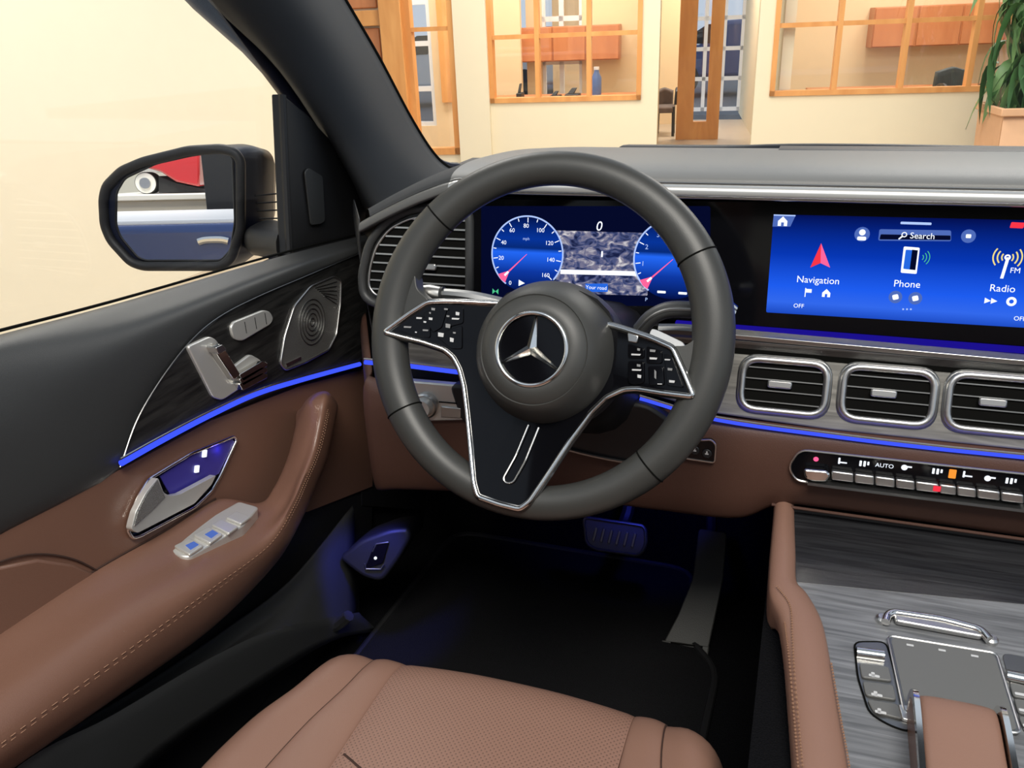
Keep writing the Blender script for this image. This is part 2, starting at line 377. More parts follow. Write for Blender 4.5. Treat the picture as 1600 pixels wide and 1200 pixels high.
# rooms behind
struct(add('wall_office_back', join(fbox(FW, -2.0, -1.80, 0, 3, -2.7, -2.6), fbox(FW, -1.30, -.34, 0, 3, -2.7, -2.6), fbox(FW, -2.0, -1.2, 0, .5, -2.7, -2.6)), 'office_paint'), 'cream back wall of the office behind the first window')
struct(add('wall_office_right', fbox(FW, .95, 6.5, 0, 3, -2.7, -2.6), 'office_paint'), 'cream back wall of the office behind the second window')
struct(add('wall_corridor_back', fbox(FW, -2.0, .0, 0, 3, -4.9, -4.8), 'office_paint'), 'peach wall behind the corridor armchair')
struct(add('wall_partition', join(fbox(FW, -.42, -.34, 0, 3, -2.6, -.12), fbox(FW, .85, .95, 0, 3, -6.4, -.12)), 'cream_paint'), 'cream corridor side walls beyond the doorway')
struct(add('wall_left_office', join(fbox(FW, -4.6, -3.42, 0, 3, -2.3, -2.2), fbox(FW, -3.12, -2.0, 0, 3, -2.3, -2.2), fbox(FW, -3.42, -3.12, 0, .3, -2.3, -2.2)), 'office_paint'), 'cream back wall of the room behind the panelling')
def white_window(n, s0, s1, z0, z1, w_, hs, vs2, label):
    r = bpy.data.objects.new('window_%d' % n, None); col.objects.link(r); r.location = FW.P((s0+s1)/2, z0, w_); WL[r.name] = r.location.copy(); struct(r, label)
    for h in hs: add('glazing_bar', fbox(FW, s0, s1, h-.03, h+.03, w_-.03, w_+.03), 'white_frame', r)
    for s in vs2: add('mullion', fbox(FW, s-.028, s+.028, z0, z1, w_-.03, w_+.03), 'white_frame', r)
    add('pane', fbox(FW, s0, s1, z0, z1, w_-.005, w_), 'glass', r, 0)
white_window(4, -3.42, -3.12, .3, 3, -2.25, (.32, .75, 1.28, 1.75, 2.4), (-3.4, -3.14), 'white barred outside window seen through the tall glass panel')
white_window(5, -1.80, -1.30, .5, 3, -2.65, (.52, 1.0, 1.5, 2.1), (-1.79, -1.56, -1.31), 'white barred outside window at the left of the first office')
white_window(6, .0, .85, .05, 3, -6.2, (.08, .55, 1.0, 1.45, 1.9, 2.4), (.02, .26, .55, .83), 'white barred glass entrance at the end of the corridor')
struct(add('door_1', join(*[fbox(FW, FW.uv(a_, 100, -2.95)[0], FW.uv(b_, 100, -2.95)[0], 0, h_, -3.0, -2.9) for a_, b_, h_ in ((1060, 1087, 2.5), (1108, 1128, 2.5), (1087, 1108, .22))]), 'orange_wood', None, 35), 'orange wooden door frame with narrow glass in the corridor')
struct(add('trim_2', fbox(FW, FW.uv(686, 80, -2.15)[0], FW.uv(708, 80, -2.15)[0], FW.uv(697, 160, -2.15)[1], 2.6, -2.2, -2.14), 'orange_wood'), 'orange wood trim inside the left room')
# office furniture
def cabinet(label, s0, s1, z0, z1, w0, nd):
    t = thing('wall_cabinet', label, 'cabinet', FW.P((s0+s1)/2, z0, w0), 'wooden wall cabinets')
    add('body', fbox(FW, s0, s1, z0, z1, -2.6, w0), 'red_wood', t, 35, .006)
    for i in range(nd):
        a = s0+(s1-s0)*i/nd; b = s0+(s1-s0)*(i+1)/nd
        add('door', fbox(FW, a+.01, b-.01, z0+.01, z1-.01, w0, w0+.02), 'red_wood', t, 35, .004)
cabinet('reddish wooden wall cabinet above the blue water bottle', *[FW.uv(812, 60, -2.3)[0], FW.uv(968, 60, -2.3)[0]], FW.uv(900, 95, -2.3)[1], FW.uv(900, 40, -2.3)[1], -2.3, 3)
cabinet('reddish wooden wall cabinet above the grey office chair', *[FW.uv(1362, 60, -2.3)[0], FW.uv(1640, 60, -2.3)[0]], FW.uv(1450, 72, -2.3)[1], FW.uv(1450, 8, -2.3)[1], -2.3, 4)
def on_desk(px, py, w_): return FW.uv(px, py, w_)
dz = FW.uv(900, 152, -1.2)[1]
for lbl, a, b in (('plain office desk under the first wall cabinet', -2.3, -.5), ('plain office desk in front of the grey office chair', 1.3, 3.6)):
    t = thing('office_desk', lbl, 'desk', FW.P((a+b)/2, 0, -1.3), 'office desks')
    add('desk_top', fbox(FW, a, b, dz-.04, dz, -1.8, -1.0), 'red_wood', t, 35, .005)
    for s in (a+.05, b-.05): add('leg', fbox(FW, s-.03, s+.03, 0, dz-.04, -1.7, -1.1), 'red_wood', t)
s_, z_ = FW.uv(932, 148, -1.2)
bt = thing('water_bottle', 'tall blue bottle standing on the office desk', 'bottle', FW.P(s_, dz, -1.2))
add('body', gridm([[FW.P(s_+r*math.cos(a*math.pi/8), zz, -1.2+r*math.sin(a*math.pi/8)) for a in range(16)] for r, zz in ((.05, dz), (.055, dz+.05), (.055, dz+.2), (.03, dz+.25), (.025, dz+.28))], True, True), 'blue_item', bt)
add('cap', gridm([[FW.P(s_+.03*math.cos(a*math.pi/6), zz, -1.2+.03*math.sin(a*math.pi/6)) for a in range(12)] for zz in (dz+.28, dz+.31)], True, True), 'white_frame', bt)
for (a, lbl, ww, hh) in ((813, 'slim dark desk organiser beside the white barred window', .03, .16), (868, 'low dark desk stand with a bent wire', .06, .07), (895, 'low dark desk telephone beside the blue bottle', .08, .10)):
    s_, z_ = FW.uv(a, 150, -1.2)
    t = thing('desk_item', lbl, 'desk item', FW.P(s_, dz, -1.2))
    add('base', fbox(FW, s_-ww, s_+ww, dz, dz+hh*.4, -1.3, -1.1), 'dark_item', t, 35, .01)
    add('upright', prism([FW.P(s_-ww*.7, dz+hh*.4, -1.15), FW.P(s_+ww*.2, dz+hh*.4, -1.15), FW.P(s_+ww*.6, dz+hh, -1.18), FW.P(s_-ww*.1, dz+hh, -1.18)], FW.n*-.06), 'dark_item', t, 35, .006)
def chair(label, px0, px1, py0, pyb, w_, m_, z_seat):
    s0 = FW.uv(px0, py0, w_)[0]; s1 = FW.uv(px1, py0, w_)[0]; zt = FW.uv(px0, py0, w_)[1]; c = (s0+s1)/2
    t = thing('office_chair' if m_ == 'chair_fabric' else 'armchair', label, 'chair', FW.P(c, 0, w_))
    bw = (s1-s0)
    add('backrest', surf([[FW.P(s0+bw*(.05+.9*i/4)*.8, zt-.02*abs(i-2)-(zt-z_seat)*j/3, w_-.03*math.sin(i*.7)-.05*j/3) for i in range(5)] for j in range(4)], 9, 8), m_, t, 60, 0, 2, 0, .06)
    add('seat', plate(Fr(FW.P(c, z_seat, w_), FW.x, FW.n), rrect(0, .22, bw*.8, .45, .06), 0, .08), m_, t, 35, .02)
    for q in (-1, 1):
        add('armrest', tube(cr([FW.P(c+q*bw*.42, z_seat, w_+.05), FW.P(c+q*bw*.45, z_seat+.18, w_+.08), FW.P(c+q*bw*.45, z_seat+.2, w_+.35), FW.P(c+q*bw*.42, z_seat+.02, w_+.38)], 12), .022, 6), 'dark_item', t)
        for y_ in (.05, .42): add('leg', tube([FW.P(c+q*bw*.35, 0, w_+y_), FW.P(c+q*bw*.33, z_seat, w_+y_)], .02, 6), 'dark_item', t)
chair('grey fabric office chair behind the second office window', 1462, 1535, 106, 140, -.68, 'chair_fabric', .55)
chair('brown patterned armchair in the corridor beyond the doorway', 1024, 1060, 138, 205, -3.7, 'armchair_fabric', .38)
# ceiling spots of the showroom
# potted plant
ps, pz = FW.uv(1566, 170, 1.4); pe = FW.uv(1715, 170, 1.4)[0]
PF = Fr(FW.P(0, 0, 1.4), FW.x, (0, 0, 1))
t = thing('planter_box', 'square terracotta planter holding the tall green plant', 'planter', FW.P((ps+pe)/2, 0, 1.1))
hw = (pe-ps)/2; pc = (ps+pe)/2
def sq(h, z): return [FW.P(pc+a*h, z, 1.4-hw+b*h) for a, b in ((-1, -1), (1, -1), (1, 1), (-1, 1))]
add('body', gridm([sq(hw*.86, 0), sq(hw*.93, pz-.06), sq(hw*.93, pz-.055)], True, True), 'terracotta', t, 35, .01)
add('rim', gridm([sq(hw*.93, pz-.06), sq(hw, pz-.055), sq(hw, pz), sq(hw*.9, pz), sq(hw*.88, pz-.04)], True, False), 'terracotta', t, 35, .006)
add('soil', gridm([sq(hw*.9, pz-.05), sq(hw*.9, pz-.04)], True, True), 'stem', t)
pl = thing('potted_plant', 'tall bushy plant with long drooping green leaves', 'plant', FW.P(pc, pz-.045, 1.4-hw))
for k in range(5):
    a = k*1.3; add('stem', tube(cr([FW.P(pc+.08*math.cos(a), pz-.05, 1.4-hw+.08*math.sin(a)), FW.P(pc+.1*math.cos(a), pz+.5, 1.4-hw+.1*math.sin(a)), FW.P(pc+.16*math.cos(a), pz+1.3, 1.4-hw+.16*math.sin(a))], 8), .012, 6), 'stem', pl)
leafm = []
for kk, mm in enumerate(('leaf', 'leaf_pale', 'leaf')):
    L = (.34, .40, .30)[kk]; rows = []
    for i in range(7):
        q = i/6; wd = .040*math.sin(math.pi*min(1, q*.92+.08))**.7; x = L*q; z = .10*math.sin(q*1.7)-.34*q*q*(1+.3*kk)
        rows.append([V((x*.8, -wd, z+.01)), V((x*.8, 0, z)), V((x*.8, wd, z+.01))])
    o = add('leaf', gridm(rows), mm, pl, 60, recalc=False); off = WL[o.name]
    me = o.data
    for vv in me.vertices: vv.co += off
    o.location = V((0, 0, .3)); leafm.append(me); first = o if kk == 0 else None
    o.rotation_euler = (0, 0, kk*2); o.location = FW.P(pc, pz+.2+.2*kk, 1.4-hw)-WL[pl.name]
for k in range(290):
    o = bpy.data.objects.new('leaf', leafm[k % 3]); col.objects.link(o); o.parent = pl
    a = random.uniform(0, 2*math.pi); hh = random.uniform(.15, 1.3); rr = random.uniform(.05, .34)
    o.location = FW.P(pc+rr*math.cos(a), pz+hh, 1.4-hw+rr*math.sin(a))-WL[pl.name]
    o.rotation_euler = (random.uniform(-.3, .3), random.uniform(.1, 1.1), a+random.uniform(-.8, .8)); s = random.uniform(.7, 1.1); o.scale = (s, s, s)
# parked cars beyond the outside windows
struct(add('ground_outside', fbox(FW, -20, 20, -.3, -.05, -40, -6.6), 'asphalt'), 'grey tarmac outside the windows')
def parked(label, s, w_, m_, sgn=1):
    t = thing('parked_car', label, 'car', FW.P(s, 0, w_), 'parked cars outside')
    prof = [(-2.1, .35), (-2.15, .7), (-1.9, .88), (-1.0, .98), (-.45, 1.42), (.75, 1.46), (1.4, 1.02), (2.0, .92), (2.15, .6), (2.1, .35)]
    add('body', prism([FW.P(s+sgn*a, b, w_+.8) for a, b in prof], FW.n*-1.6), m_, t, 35, .08, 3)
    for a in (-1.0, .9):
        add('side_window', prism([FW.P(s+sgn*(a-.45), 1.0, w_+.81), FW.P(s+sgn*(a+.35), 1.0, w_+.81), FW.P(s+sgn*(a*.6+.1), 1.36, w_+.81), FW.P(s+sgn*(a*.6-.25), 1.36, w_+.81)], FW.n*-.02), 'dark_item', t)
    for a in (-1.3, 1.35):
        add('wheel', prism([FW.P(s+a+.33*math.cos(q*math.pi/10), .33+.33*math.sin(q*math.pi/10), w_+.82) for q in range(20)], FW.n*-.25), 'tyre_black', t, 35, .02)
parked('blue parked car beyond the corridor entrance', 1.2, -11, 'parked_blue')
parked('white parked car beyond the left outside window', -4.6, -10, 'parked_white')
parked('dark blue parked car beyond the first office', -2.9, -13.5, 'parked_blue', -1)

# ================================================================== CAR BODY SHELL
body = thing('car', 'dark blue car shell with black pillar trim and windscreen around the cabin', 'car', (.37, 0, 0))
# windscreen-side edge and window-side edge of the pillar trim, foot to top
pe1 = [on_x(*p) for p in ((752, 305, -.37), (735, 272, -.40), (704, 266, -.44), (676, 242, -.47), (640, 186, -.50), (590, 92, -.52), (535, -2, -.535), (470, -115, -.545), (395, -250, -.55))]
pmid = [on_x(*p) for p in ((700, 332, -.37), (690, 300, -.40), (660, 290, -.42), (622, 250, -.445), (585, 195, -.465), (530, 95, -.485), (468, -2, -.495), (398, -115, -.505), (310, -250, -.51))]
pe2 = [on_x(*p) for p in ((622, 355, -.41), (610, 335, -.43), (592, 325, -.45), (560, 272, -.475), (520, 205, -.50), (450, 105, -.525), (372, -2, -.535), (285, -115, -.545), (170, -250, -.55))]
pe3 = [on_x(*p) for p in ((600, 372, -.48), (600, 350, -.50), (575, 335, -.52), (545, 275, -.545), (500, 200, -.56), (430, 100, -.575), (325, -2, -.585), (230, -115, -.595), (110, -250, -.60))]
lab(add('pillar_trim', surf([[a, b, c, d] for a, b, c, d in zip(pe1, pmid, pe2, pe3)], 18, 40), 'pillar_fabric', body, 60, 0, 2, 0, .004), 'black fabric covered windscreen pillar')
add('pillar_core', surf([[a+V((-.03, .05, 0)), a+V((-.06, .06, .0)), d+V((-.05, .04, 0)), d+V((-.012, .012, 0))] for a, d in zip(pe1, pe3)], 8, 24), 'navy_paint', body, 60, 0, 2, 0, .01)
add('windscreen_seal', tube(cr([p+V((.001, .004, .002)) for p in pe1], 40), .0035, 6), 'seam', body)
# windscreen
wsb = [V((x, .86-.10*((x-.37)/.8)**2, 1.135)) for x in (-.44, -.2, .1, .37, .64, .94, 1.18)]
wst = [V((x, .22-.06*((x-.37)/.8)**2, 1.62)) for x in (-.40, -.17, .12, .37, .62, .91, 1.14)]
add('windscreen', surf([wsb, [(a+b)/2+V((0, .03, .03)) for a, b in zip(wsb, wst)], wst], 20, 10), 'glass', body, 60)
add('cowl', box(-.5, 1.2, .80, 1.02, 1.05, 1.13), 'black_plastic', body, 35, .02)
add('hood', surf([[V((x, y, 1.10-.10*((y-1.0)/.95)**2-.05*((x-.37)/.8)**2)) for x in (-.45, -.1, .37, .84, 1.19)] for y in (1.0, 1.3, 1.6, 1.95)], 16, 12), 'navy_paint', body, 60, 0, 2, 0, .01)
# roof rails and header (the middle is an open panoramic glass roof)
add('roof_rail', surf([[V((-.50, y, z-.02)), V((-.47, y, z+.02)), V((-.40, y, z+.035)), V((-.38, y, z))] for y, z in ((.22, 1.58), (0, 1.66), (-.4, 1.70), (-1.0, 1.70), (-1.6, 1.66))], 10, 14), 'pillar_fabric', body, 60, 0, 2, 0, .012)
add('roof_header', box(-.42, 1.16, .0, .22, 1.625, 1.66), 'pillar_fabric', body, 35, .01)
add('roof_glass', box(-.40, 1.14, -1.3, .0, 1.67, 1.675), 'glass', body, 0)
add('door_pillar', prism([V((-.53, -.62, .55)), V((-.53, -.80, .55)), V((-.46, -.78, 1.68)), V((-.46, -.66, 1.68))], (-.06, 0, 0)), 'pillar_fabric', body, 35, .015)
# exterior flank behind the front door (seen in the wing mirror)
fl = []
for y, k in ((-.62, 0), (-1.0, .015), (-1.5, .03), (-2.0, .05), (-2.6, .06)):
    fl.append([V((-.645-k, y, z)) - V((dx, 0, 0)) for z, dx in ((1.06, -.03), (1.03, 0.0), (.95, .03), (.80, .045), (.6, .035), (.4, .02))])
add('flank', surf(fl, 24, 20), 'body_blue', body, 60, 0, 2, 0, .006)
add('rear_side_glass', prism([V((-.61, -.85, 1.08)), V((-.64, -2.1, 1.08)), V((-.56, -1.9, 1.45)), V((-.53, -.85, 1.52))], (.005, 0, 0)), 'tint_glass', body, 0)
add('belt_moulding', tube([V((-.628, -.62, 1.067)), V((-.66, -1.5, 1.07)), V((-.69, -2.4, 1.07))], .008, 8), 'satin', body)
add('door_handle', tube(cr([V((-.70, -1.28, .93)), V((-.735, -1.32, .935)), V((-.735, -1.42, .935)), V((-.70, -1.46, .93))], 12), .014, 8), 'chrome', body)
# rest of the cabin shell
add('rear_bulkhead', box(-.55, 1.28, -2.0, -1.92, .44, 1.30), 'black_plastic', body)
add('rear_seat', surf([[V((x, y, z)) for y, z in ((-1.30, .44), (-1.28, .70), (-1.34, .76), (-1.68, .74), (-1.74, .82), (-1.82, 1.2), (-1.88, 1.28), (-1.92, 1.2))] for x in (-.48, 0, .37, .74, 1.22)], 40, 16), 'seat_leather', body, 60)
add('rear_roof', box(-.46, 1.2, -2.1, -1.3, 1.62, 1.68), 'pillar_fabric', body, 35, .02)
add('passenger_side', box(1.20, 1.30, -1.9, .80, .44, 1.10), 'black_plastic', body, 35, .02)
add('passenger_pillar', prism([V((1.20, .80, 1.10)), V((1.20, .68, 1.10)), V((1.14, .12, 1.64)), V((1.14, .24, 1.64))], (.05, 0, 0)), 'pillar_fabric', body)
add('passenger_rail', box(1.12, 1.22, -1.9, .2, 1.60, 1.68), 'pillar_fabric', body, 35, .015)
# cabin floor
add('floor_pan', box(-.52, 1.2, -1.0, .80, .38, .44), 'dark_carpet', body)
add('toe_board', prism([V((-.5, .56, .44)), V((-.5, .82, .44)), V((-.5, .82, .95)), V((-.5, .74, .95))], (1.7, 0, 0)), 'dark_carpet', body)
add('kick_panel', surf([[V((-.482, .10, z)), V((-.480, .25, z)), V((-.475, .40, z)), V((-.45, .75, z))] for z in (.42, .55, .65, .74)], 10, 8), 'black_plastic', body, 60, 0, 2, 0, .01)
add('sill_cover', surf([[V((-.56, y, .42)), V((-.545, y, .50)), V((-.50, y, .515)), V((-.475, y, .50)), V((-.462, y, .42))] for y in (-.95, -.4, 0, .2)], 14, 10), 'black_plastic', body, 60, 0, 2, 0, .004)
fm = thing('floor_mat', 'black floor mat with a bound edge in the driver footwell', 'floor mat', (-.08, .2, .44))
ml = [(-.40, .0), (.16, .0), (.17, .30), (.115, .36), (.10, .55), (-.38, .55)]
add('mat_pile', prism([V((a, b, .441)) for a, b in rpoly(ml, .05)], (0, 0, .012)), 'mat_rubber', fm)
add('binding', tube([V((a, b, .452)) for a, b in rpoly(ml, .05)], .006, 8, True), 'black_plastic', fm)

# ================================================================== DASHBOARD
dash = thing('dashboard', 'dashboard with padded top greyed by painted light, silver air vents and brown leather lower half', 'dashboard', (.3, .4, .8))
def dxl(y): return max(-.50, -.300-(y-.19)*.62)
def dzx(x, y=.19): return -0.7*max(0, -.17-x)**1.3
def dxs(x, y): return dxl(y)+(1.15-dxl(y))*(x+.445)/1.595
xs = [-.445, -.40, -.34, -.28, -.22, -.16, -.05, .1, .3, .5, .7, .95, 1.15]
prof = [(.84, 1.14), (.70, 1.185), (.56, 1.212), (.44, 1.226), (.32, 1.234), (.25, 1.236), (.215, 1.233), (.198, 1.2275), (.194, 1.222)]
def px_(f, y): xl_ = dxl(y); return xl_+(-.185-xl_)*f
lab(add('top_pad', surf([[V((x, y, z+dzx(x, y))) for y, z in prof] for x in (-.185, -.12, -.05, .1, .3, .5, .7, .95, 1.15)], 40, 50), 'lit_dash_leather', dash, 60), 'black leather dashboard top greyed by painted light')
add('shaded_pad_end', surf([[V((px_(f, y), y, z+dzx(px_(f, y), y))) for y, z in prof] for f in (0, .25, .5, .75, 1)], 40, 16), 'pillar_fabric', dash, 60)  # same pad, its shaded left end painted with a darker material
rolp = ((.194, 1.2215), (.187, 1.2195), (.184, 1.214), (.187, 1.2085), (.215, 1.207))
rx = [-.315, -.29, -.26, -.23, -.20, -.185]
add('vent_brow', surf([[V((x, y, z+dzx(x))) for y, z in rolp] for x in rx], 16, 24), 'black_leather', dash, 60)
rx = [-.185, -.17, -.12, -.05, .1, .3, .5, .7, .95, 1.15]
lab(add('front_roll', surf([[V((x, y, z+dzx(x))) for y, z in rolp] for x in rx], 16, 60), 'silver_plastic', dash, 60), 'grey padded roll above the displays')
MATS['roll'] = mat('roll', (.10, .10, .097), .42, bump=(1100, .2, .0005)); dash.children[-1].data.materials[0] = MATS['roll']
add('roll_trim', tube(cr([V((x, .186, 1.2075+dzx(x))) for x in rx], 30), .0013, 6), 'satin', dash)
add('roll_trim', tube(cr([V((x, .193, 1.2222+dzx(x))) for x in rx], 30), .0011, 6), 'satin_dark', dash)
add('defroster_strip', surf([[V((x, y, z)) for y, z in ((.43, 1.222), (.436, 1.2265), (.52, 1.222), (.53, 1.21))] for x in (.19, .25, .7, 1.12)], 8, 8), 'black_plastic', dash, 60)
add('cowl_edge', surf([[V((x, y, z)) for y, z in ((.54, 1.205), (.55, 1.2155+.004*(x > .15)*(x < .4)), (.64, 1.205), (.66, 1.18))] for x in (-.05, .1, .2, .34, .6, 1.12)], 8, 16), 'black_plastic', dash, 60)
ecx = lambda y: -.322-(y-.2)*.60
add('end_cap', surf([[V((ecx(y), y, 1.165-.10*(y-.2))), V((ecx(y)-.004, y, 1.10)), V((ecx(y)+.004, y, .98)), V((ecx(y)+.02, y, .82))] for y in (.198, .28, .36, .46)], 12, 10), 'black_plastic', dash, 60, 0, 2, 0, .002)
add('core', prism([V((-.265, y, z)) for y, z in ((.225, 1.195), (.225, 1.06), (.19, 1.055), (.172, .995), (.14, .975), (.135, .90), (.18, .865), (.4, .86), (.78, .87), (.80, 1.13), (.5, 1.19))], (1.36, 0, 0)), 'black_plastic', dash)
# lower brown leather
def low(x, bot, f):
    return [V((x, .126+f, .972)), V((x, .112+f, .968)), V((x, .105+f, .953)), V((x, .102+f, .92)), V((x, .106+f, bot+.02)), V((x, .13+f, bot)), V((x, .24+f, bot-.01))]
lowst = [low(-.43, .80, .25), low(-.36, .80, .13), low(-.302, .80, .03), low(-.288, .805, .004), low(-.24, .815, 0), low(-.05, .835, 0), low(.1, .838, 0), low(.19, .842, 0), low(.235, .866, 0), low(.30, .871, 0), low(.6, .868, 0), low(1.1, .868, 0)]
lab(add('lower_panel', surf(lowst, 28, 70), 'shaded_brown_leather', dash, 60, 0, 2, 0, .002), 'brown leather lower dashboard')
add('bottom_edge', tube([V((.228, .108, .8745)), V((.5, .108, .8735)), V((1.1, .108, .872))], .0018, 8), 'shaded_brown_leather', dash)
# shelf below the displays
def xl(a, b, y, x0, x1):
    A, B = on_y(*a, y), on_y(*b, y); f = lambda x: A+(B-A)*((x-A.x)/(B.x-A.x)); return f(x0), f(x1)
def bar(name, a, b, y, x0, x1, hh, dd, m_, parent, bevel=.0008):
    p, q = xl(a, b, y, x0, x1); return add(name, tube([p, q], 1, prof=rect_prof(hh, dd), up=(0, 0, 1)), m_, parent, 35, bevel)
lab(bar('light_strip', (1160, 513), (1600, 547), .176, .10, 1.05, .0028, .004, 'blue_deep', dash), 'deep blue light line under the displays')
lab(bar('shelf_moulding', (1160, 523), (1600, 562), .158, .10, 1.05, .0028, .010, 'satin', dash), 'bright silver moulding')
bar('shelf_face', (1160, 534), (1600, 573), .160, .09, 1.05, .0050, .010, 'satin_dark', dash)
add('shelf_gap', box(.05, 1.05, .150, .19, 1.036, 1.052), 'seam', dash)
# ash trim with air vents
t20 = R_(20)
VF = Fr((.3, .13, 1.01), (1, 0, 0), (0, math.sin(t20), math.cos(t20)))
tr = [VF.uv(1152, 553), VF.uv(1600, 593), (.80, .033), (.80, -.048), VF.uv(1600, 703), VF.uv(1300, 672), VF.uv(1118, 646), VF.uv(1000, 612), (-.245, .018), (-.2, .034)]
tr2 = [(u, v) for u, v in tr]
lab(add('ash_trim', plate(VF, rpoly(tr2, .006), -.02, 0), 'ash_trim', dash, 35, .002), 'grey ash wood trim around the vents')
p0 = [on_y(*p, .107) for p in ((1000, 622), (1118, 655), (1300, 681), (1450, 699), (1600, 714))]
p1 = p0[-1]+(p0[-1]-p0[-2])*3.4
sl = cr(p0+[p1], 30)
lab(add('light_strip', tube(sl, .0026, 8), 'blue_strip', dash), 'glowing blue light strip under the ash trim')
add('strip_trim', tube([p+V((0, -.0025, .0042)) for p in sl], .0014, 6), 'satin', dash)
def vent(c, w_, h, nsl, fr, label, parent, tab=(0, 0), poly=None, r=.018, fw_=.0042):
    out = poly or rrect(c[0], c[1], w_, h, r, 6)
    f = lab(add('air_vent', tube([fr.P(u, v, .002) for u, v in out], fw_, 10, True), 'satin', parent, 60), label)
    if nsl < 6: add('surround', tube([fr.P(c[0]+(u-c[0])*1.075, c[1]+(v-c[1])*1.10, -.001) for u, v in out], .003, 8, True), 'satin_dark', f, 60)
    add('recess', plate(fr, out, -.0195, .0004), 'seam', f)
    v0 = min(v for u, v in out); v1 = max(v for u, v in out)
    for i in range(nsl):
        v = v0+(v1-v0)*(i+.75)/(nsl+.5)
        # horizontal extent of the opening at this height
        xsn = []
        for k in range(len(out)):
            a, b = out[k], out[(k+1) % len(out)]
            if (a[1]-v)*(b[1]-v) < 0: xsn.append(a[0]+(b[0]-a[0])*(v-a[1])/(b[1]-a[1]))
        if len(xsn) < 2: continue
        a, b = min(xsn)+.002, max(xsn)-.002
        s = add('slat', fbox(fr, a, b, v-.0009, v+.0002, .0006, .0020), 'seam', f)
        add('slat_edge', fbox(fr, a, b, v-(.0004 if nsl < 6 else .0012), v+.0009, .0020, .0028), 'satin_dark' if nsl < 6 else 'satin', f, 0)
    tw = .026 if nsl < 6 else .02
    lab(add('tab', plate(fr, rrect(c[0]+tab[0], c[1]+tab[1], tw, .0085, .003), .002, .0075), 'satin', f, 35, .0015), 'silver vent tab')
    return f
for k, (cxv, czv) in enumerate(((1224, 604), (1386, 618), (1556, 632))):
    u, v = VF.uv(cxv, czv)
    vent((u, v), .089, .056, 4, VF, ('silver framed centre vent next to the steering wheel', 'silver framed centre vent in the middle of the row', 'silver framed centre vent furthest from the steering wheel')[k], dash, tab=(-.004, .002))
# displays frame
DF = Fr((0, .2, 1.15), (1, 0, 0), (0, math.sin(.2), math.cos(.2)))
vo = DF.uvs([(732, 322), (640, 326), (601, 346), (575, 378), (563, 432), (566, 462), (584, 476), (732, 472)], .004)
vi = DF.uvs([(731, 332), (640, 341), (608, 357), (587, 385), (577, 420), (575, 448), (586, 462), (731, 462)], .004)
side_c = DF.uv(680, 412)
f = vent(side_c, 0, 0, 9, DF, 'large slatted outer air vent beside the instrument display', dash, tab=(-.006, -.004), poly=rpoly(vi, .012, 4), fw_=.0017)
add('vent_housing', join(plate(DF, rpoly(vo, .02, 5), -.03, -.003)), 'black_leather', dash, 35, .004)
add('vent_bezel', tube([DF.P(u, v, .0) for u, v in rpoly(vo, .02, 5)], .006, 10, True), 'black_leather', dash, 60)
# left of the wheel: ash piece, light strip, lamp switch panel
LF = Fr((-.2, .118, .98), (1, 0, 0), (0, .10, 1))
lab(add('ash_trim', plate(LF, LF.uvs([(600, 530), (735, 545), (735, 578), (600, 566)]), -.03, .003), 'ash_trim', dash, 35, .001), 'grey ash trim left of the wheel')
ls_ = LF.pts([(570, 566), (640, 572), (735, 584)], .004)
lab(add('light_strip', tube(ls_, .0030, 8), 'blue_strip', dash), 'glowing blue light strip left of the wheel')
add('strip_trim', tube([p+V((0, -.001, .005)) for p in ls_], .0013, 6), 'satin', dash)
LP = Fr((-.2, .094, .94), (1, 0, 0), (0, .05, 1))
lp = add('lamp_switch_panel', plate(LP, rpoly(LP.uvs([(634, 595), (715, 602), (727, 612), (727, 657), (660, 659), (636, 640)]), .006), -.012, 0), 'bright_silver', dash, 35, .002)
lab(lp, 'silver headlamp switch panel')
kc = LP.uv(667, 632)
add('knob_ring', lathe(LP, *kc, [(.0170, 0), (.0165, .006), (.0145, .008), (.0140, .0075)], 28), 'satin', lp)
add('knob', lathe(LP, *kc, [(.0125, .007), (.012, .014), (.0105, .0165), (.004, .0165), (.003, .015)], 28), 'bright_silver', lp)
add('parking_button', plate(LP, LP.uvs([(690, 634), (721, 637), (721, 653), (690, 651)]), 0, .0025), 'satin', lp, 35, .001)
add('button_line', tube(LP.pts([(686, 628), (722, 631)], .001), .0008, 5), 'seam', lp)
# small chrome framed button right of the wheel
BF = Fr((.14, .099, .93), (1, 0, 0), (0, .05, 1))
bo = rpoly(BF.uvs([(1072, 688), (1112, 686), (1119, 694), (1117, 722), (1070, 715)]), .004)
lb = lab(add('button_panel', plate(BF, bo, -.01, .002), 'piano', dash, 35, .001), 'small black switch panel with chrome frame')
add('chrome_frame', tube([BF.P(u, v, .002) for u, v in bo], .0011, 6, True), 'satin', lb)
for q in ((1086, 702), (1105, 707)):
    c = BF.uv(*q); add('switch', plate(BF, circ(*c, .0055, 16), .002, .004), 'black_plastic', lb, 35, .001); add('icon', flat(BF, [rrect(c[0], c[1], .004, .0016, .0005), rrect(c[0], c[1]+.002, .0016, .003, .0005)], .0044), 'white_mark', lb, 0)
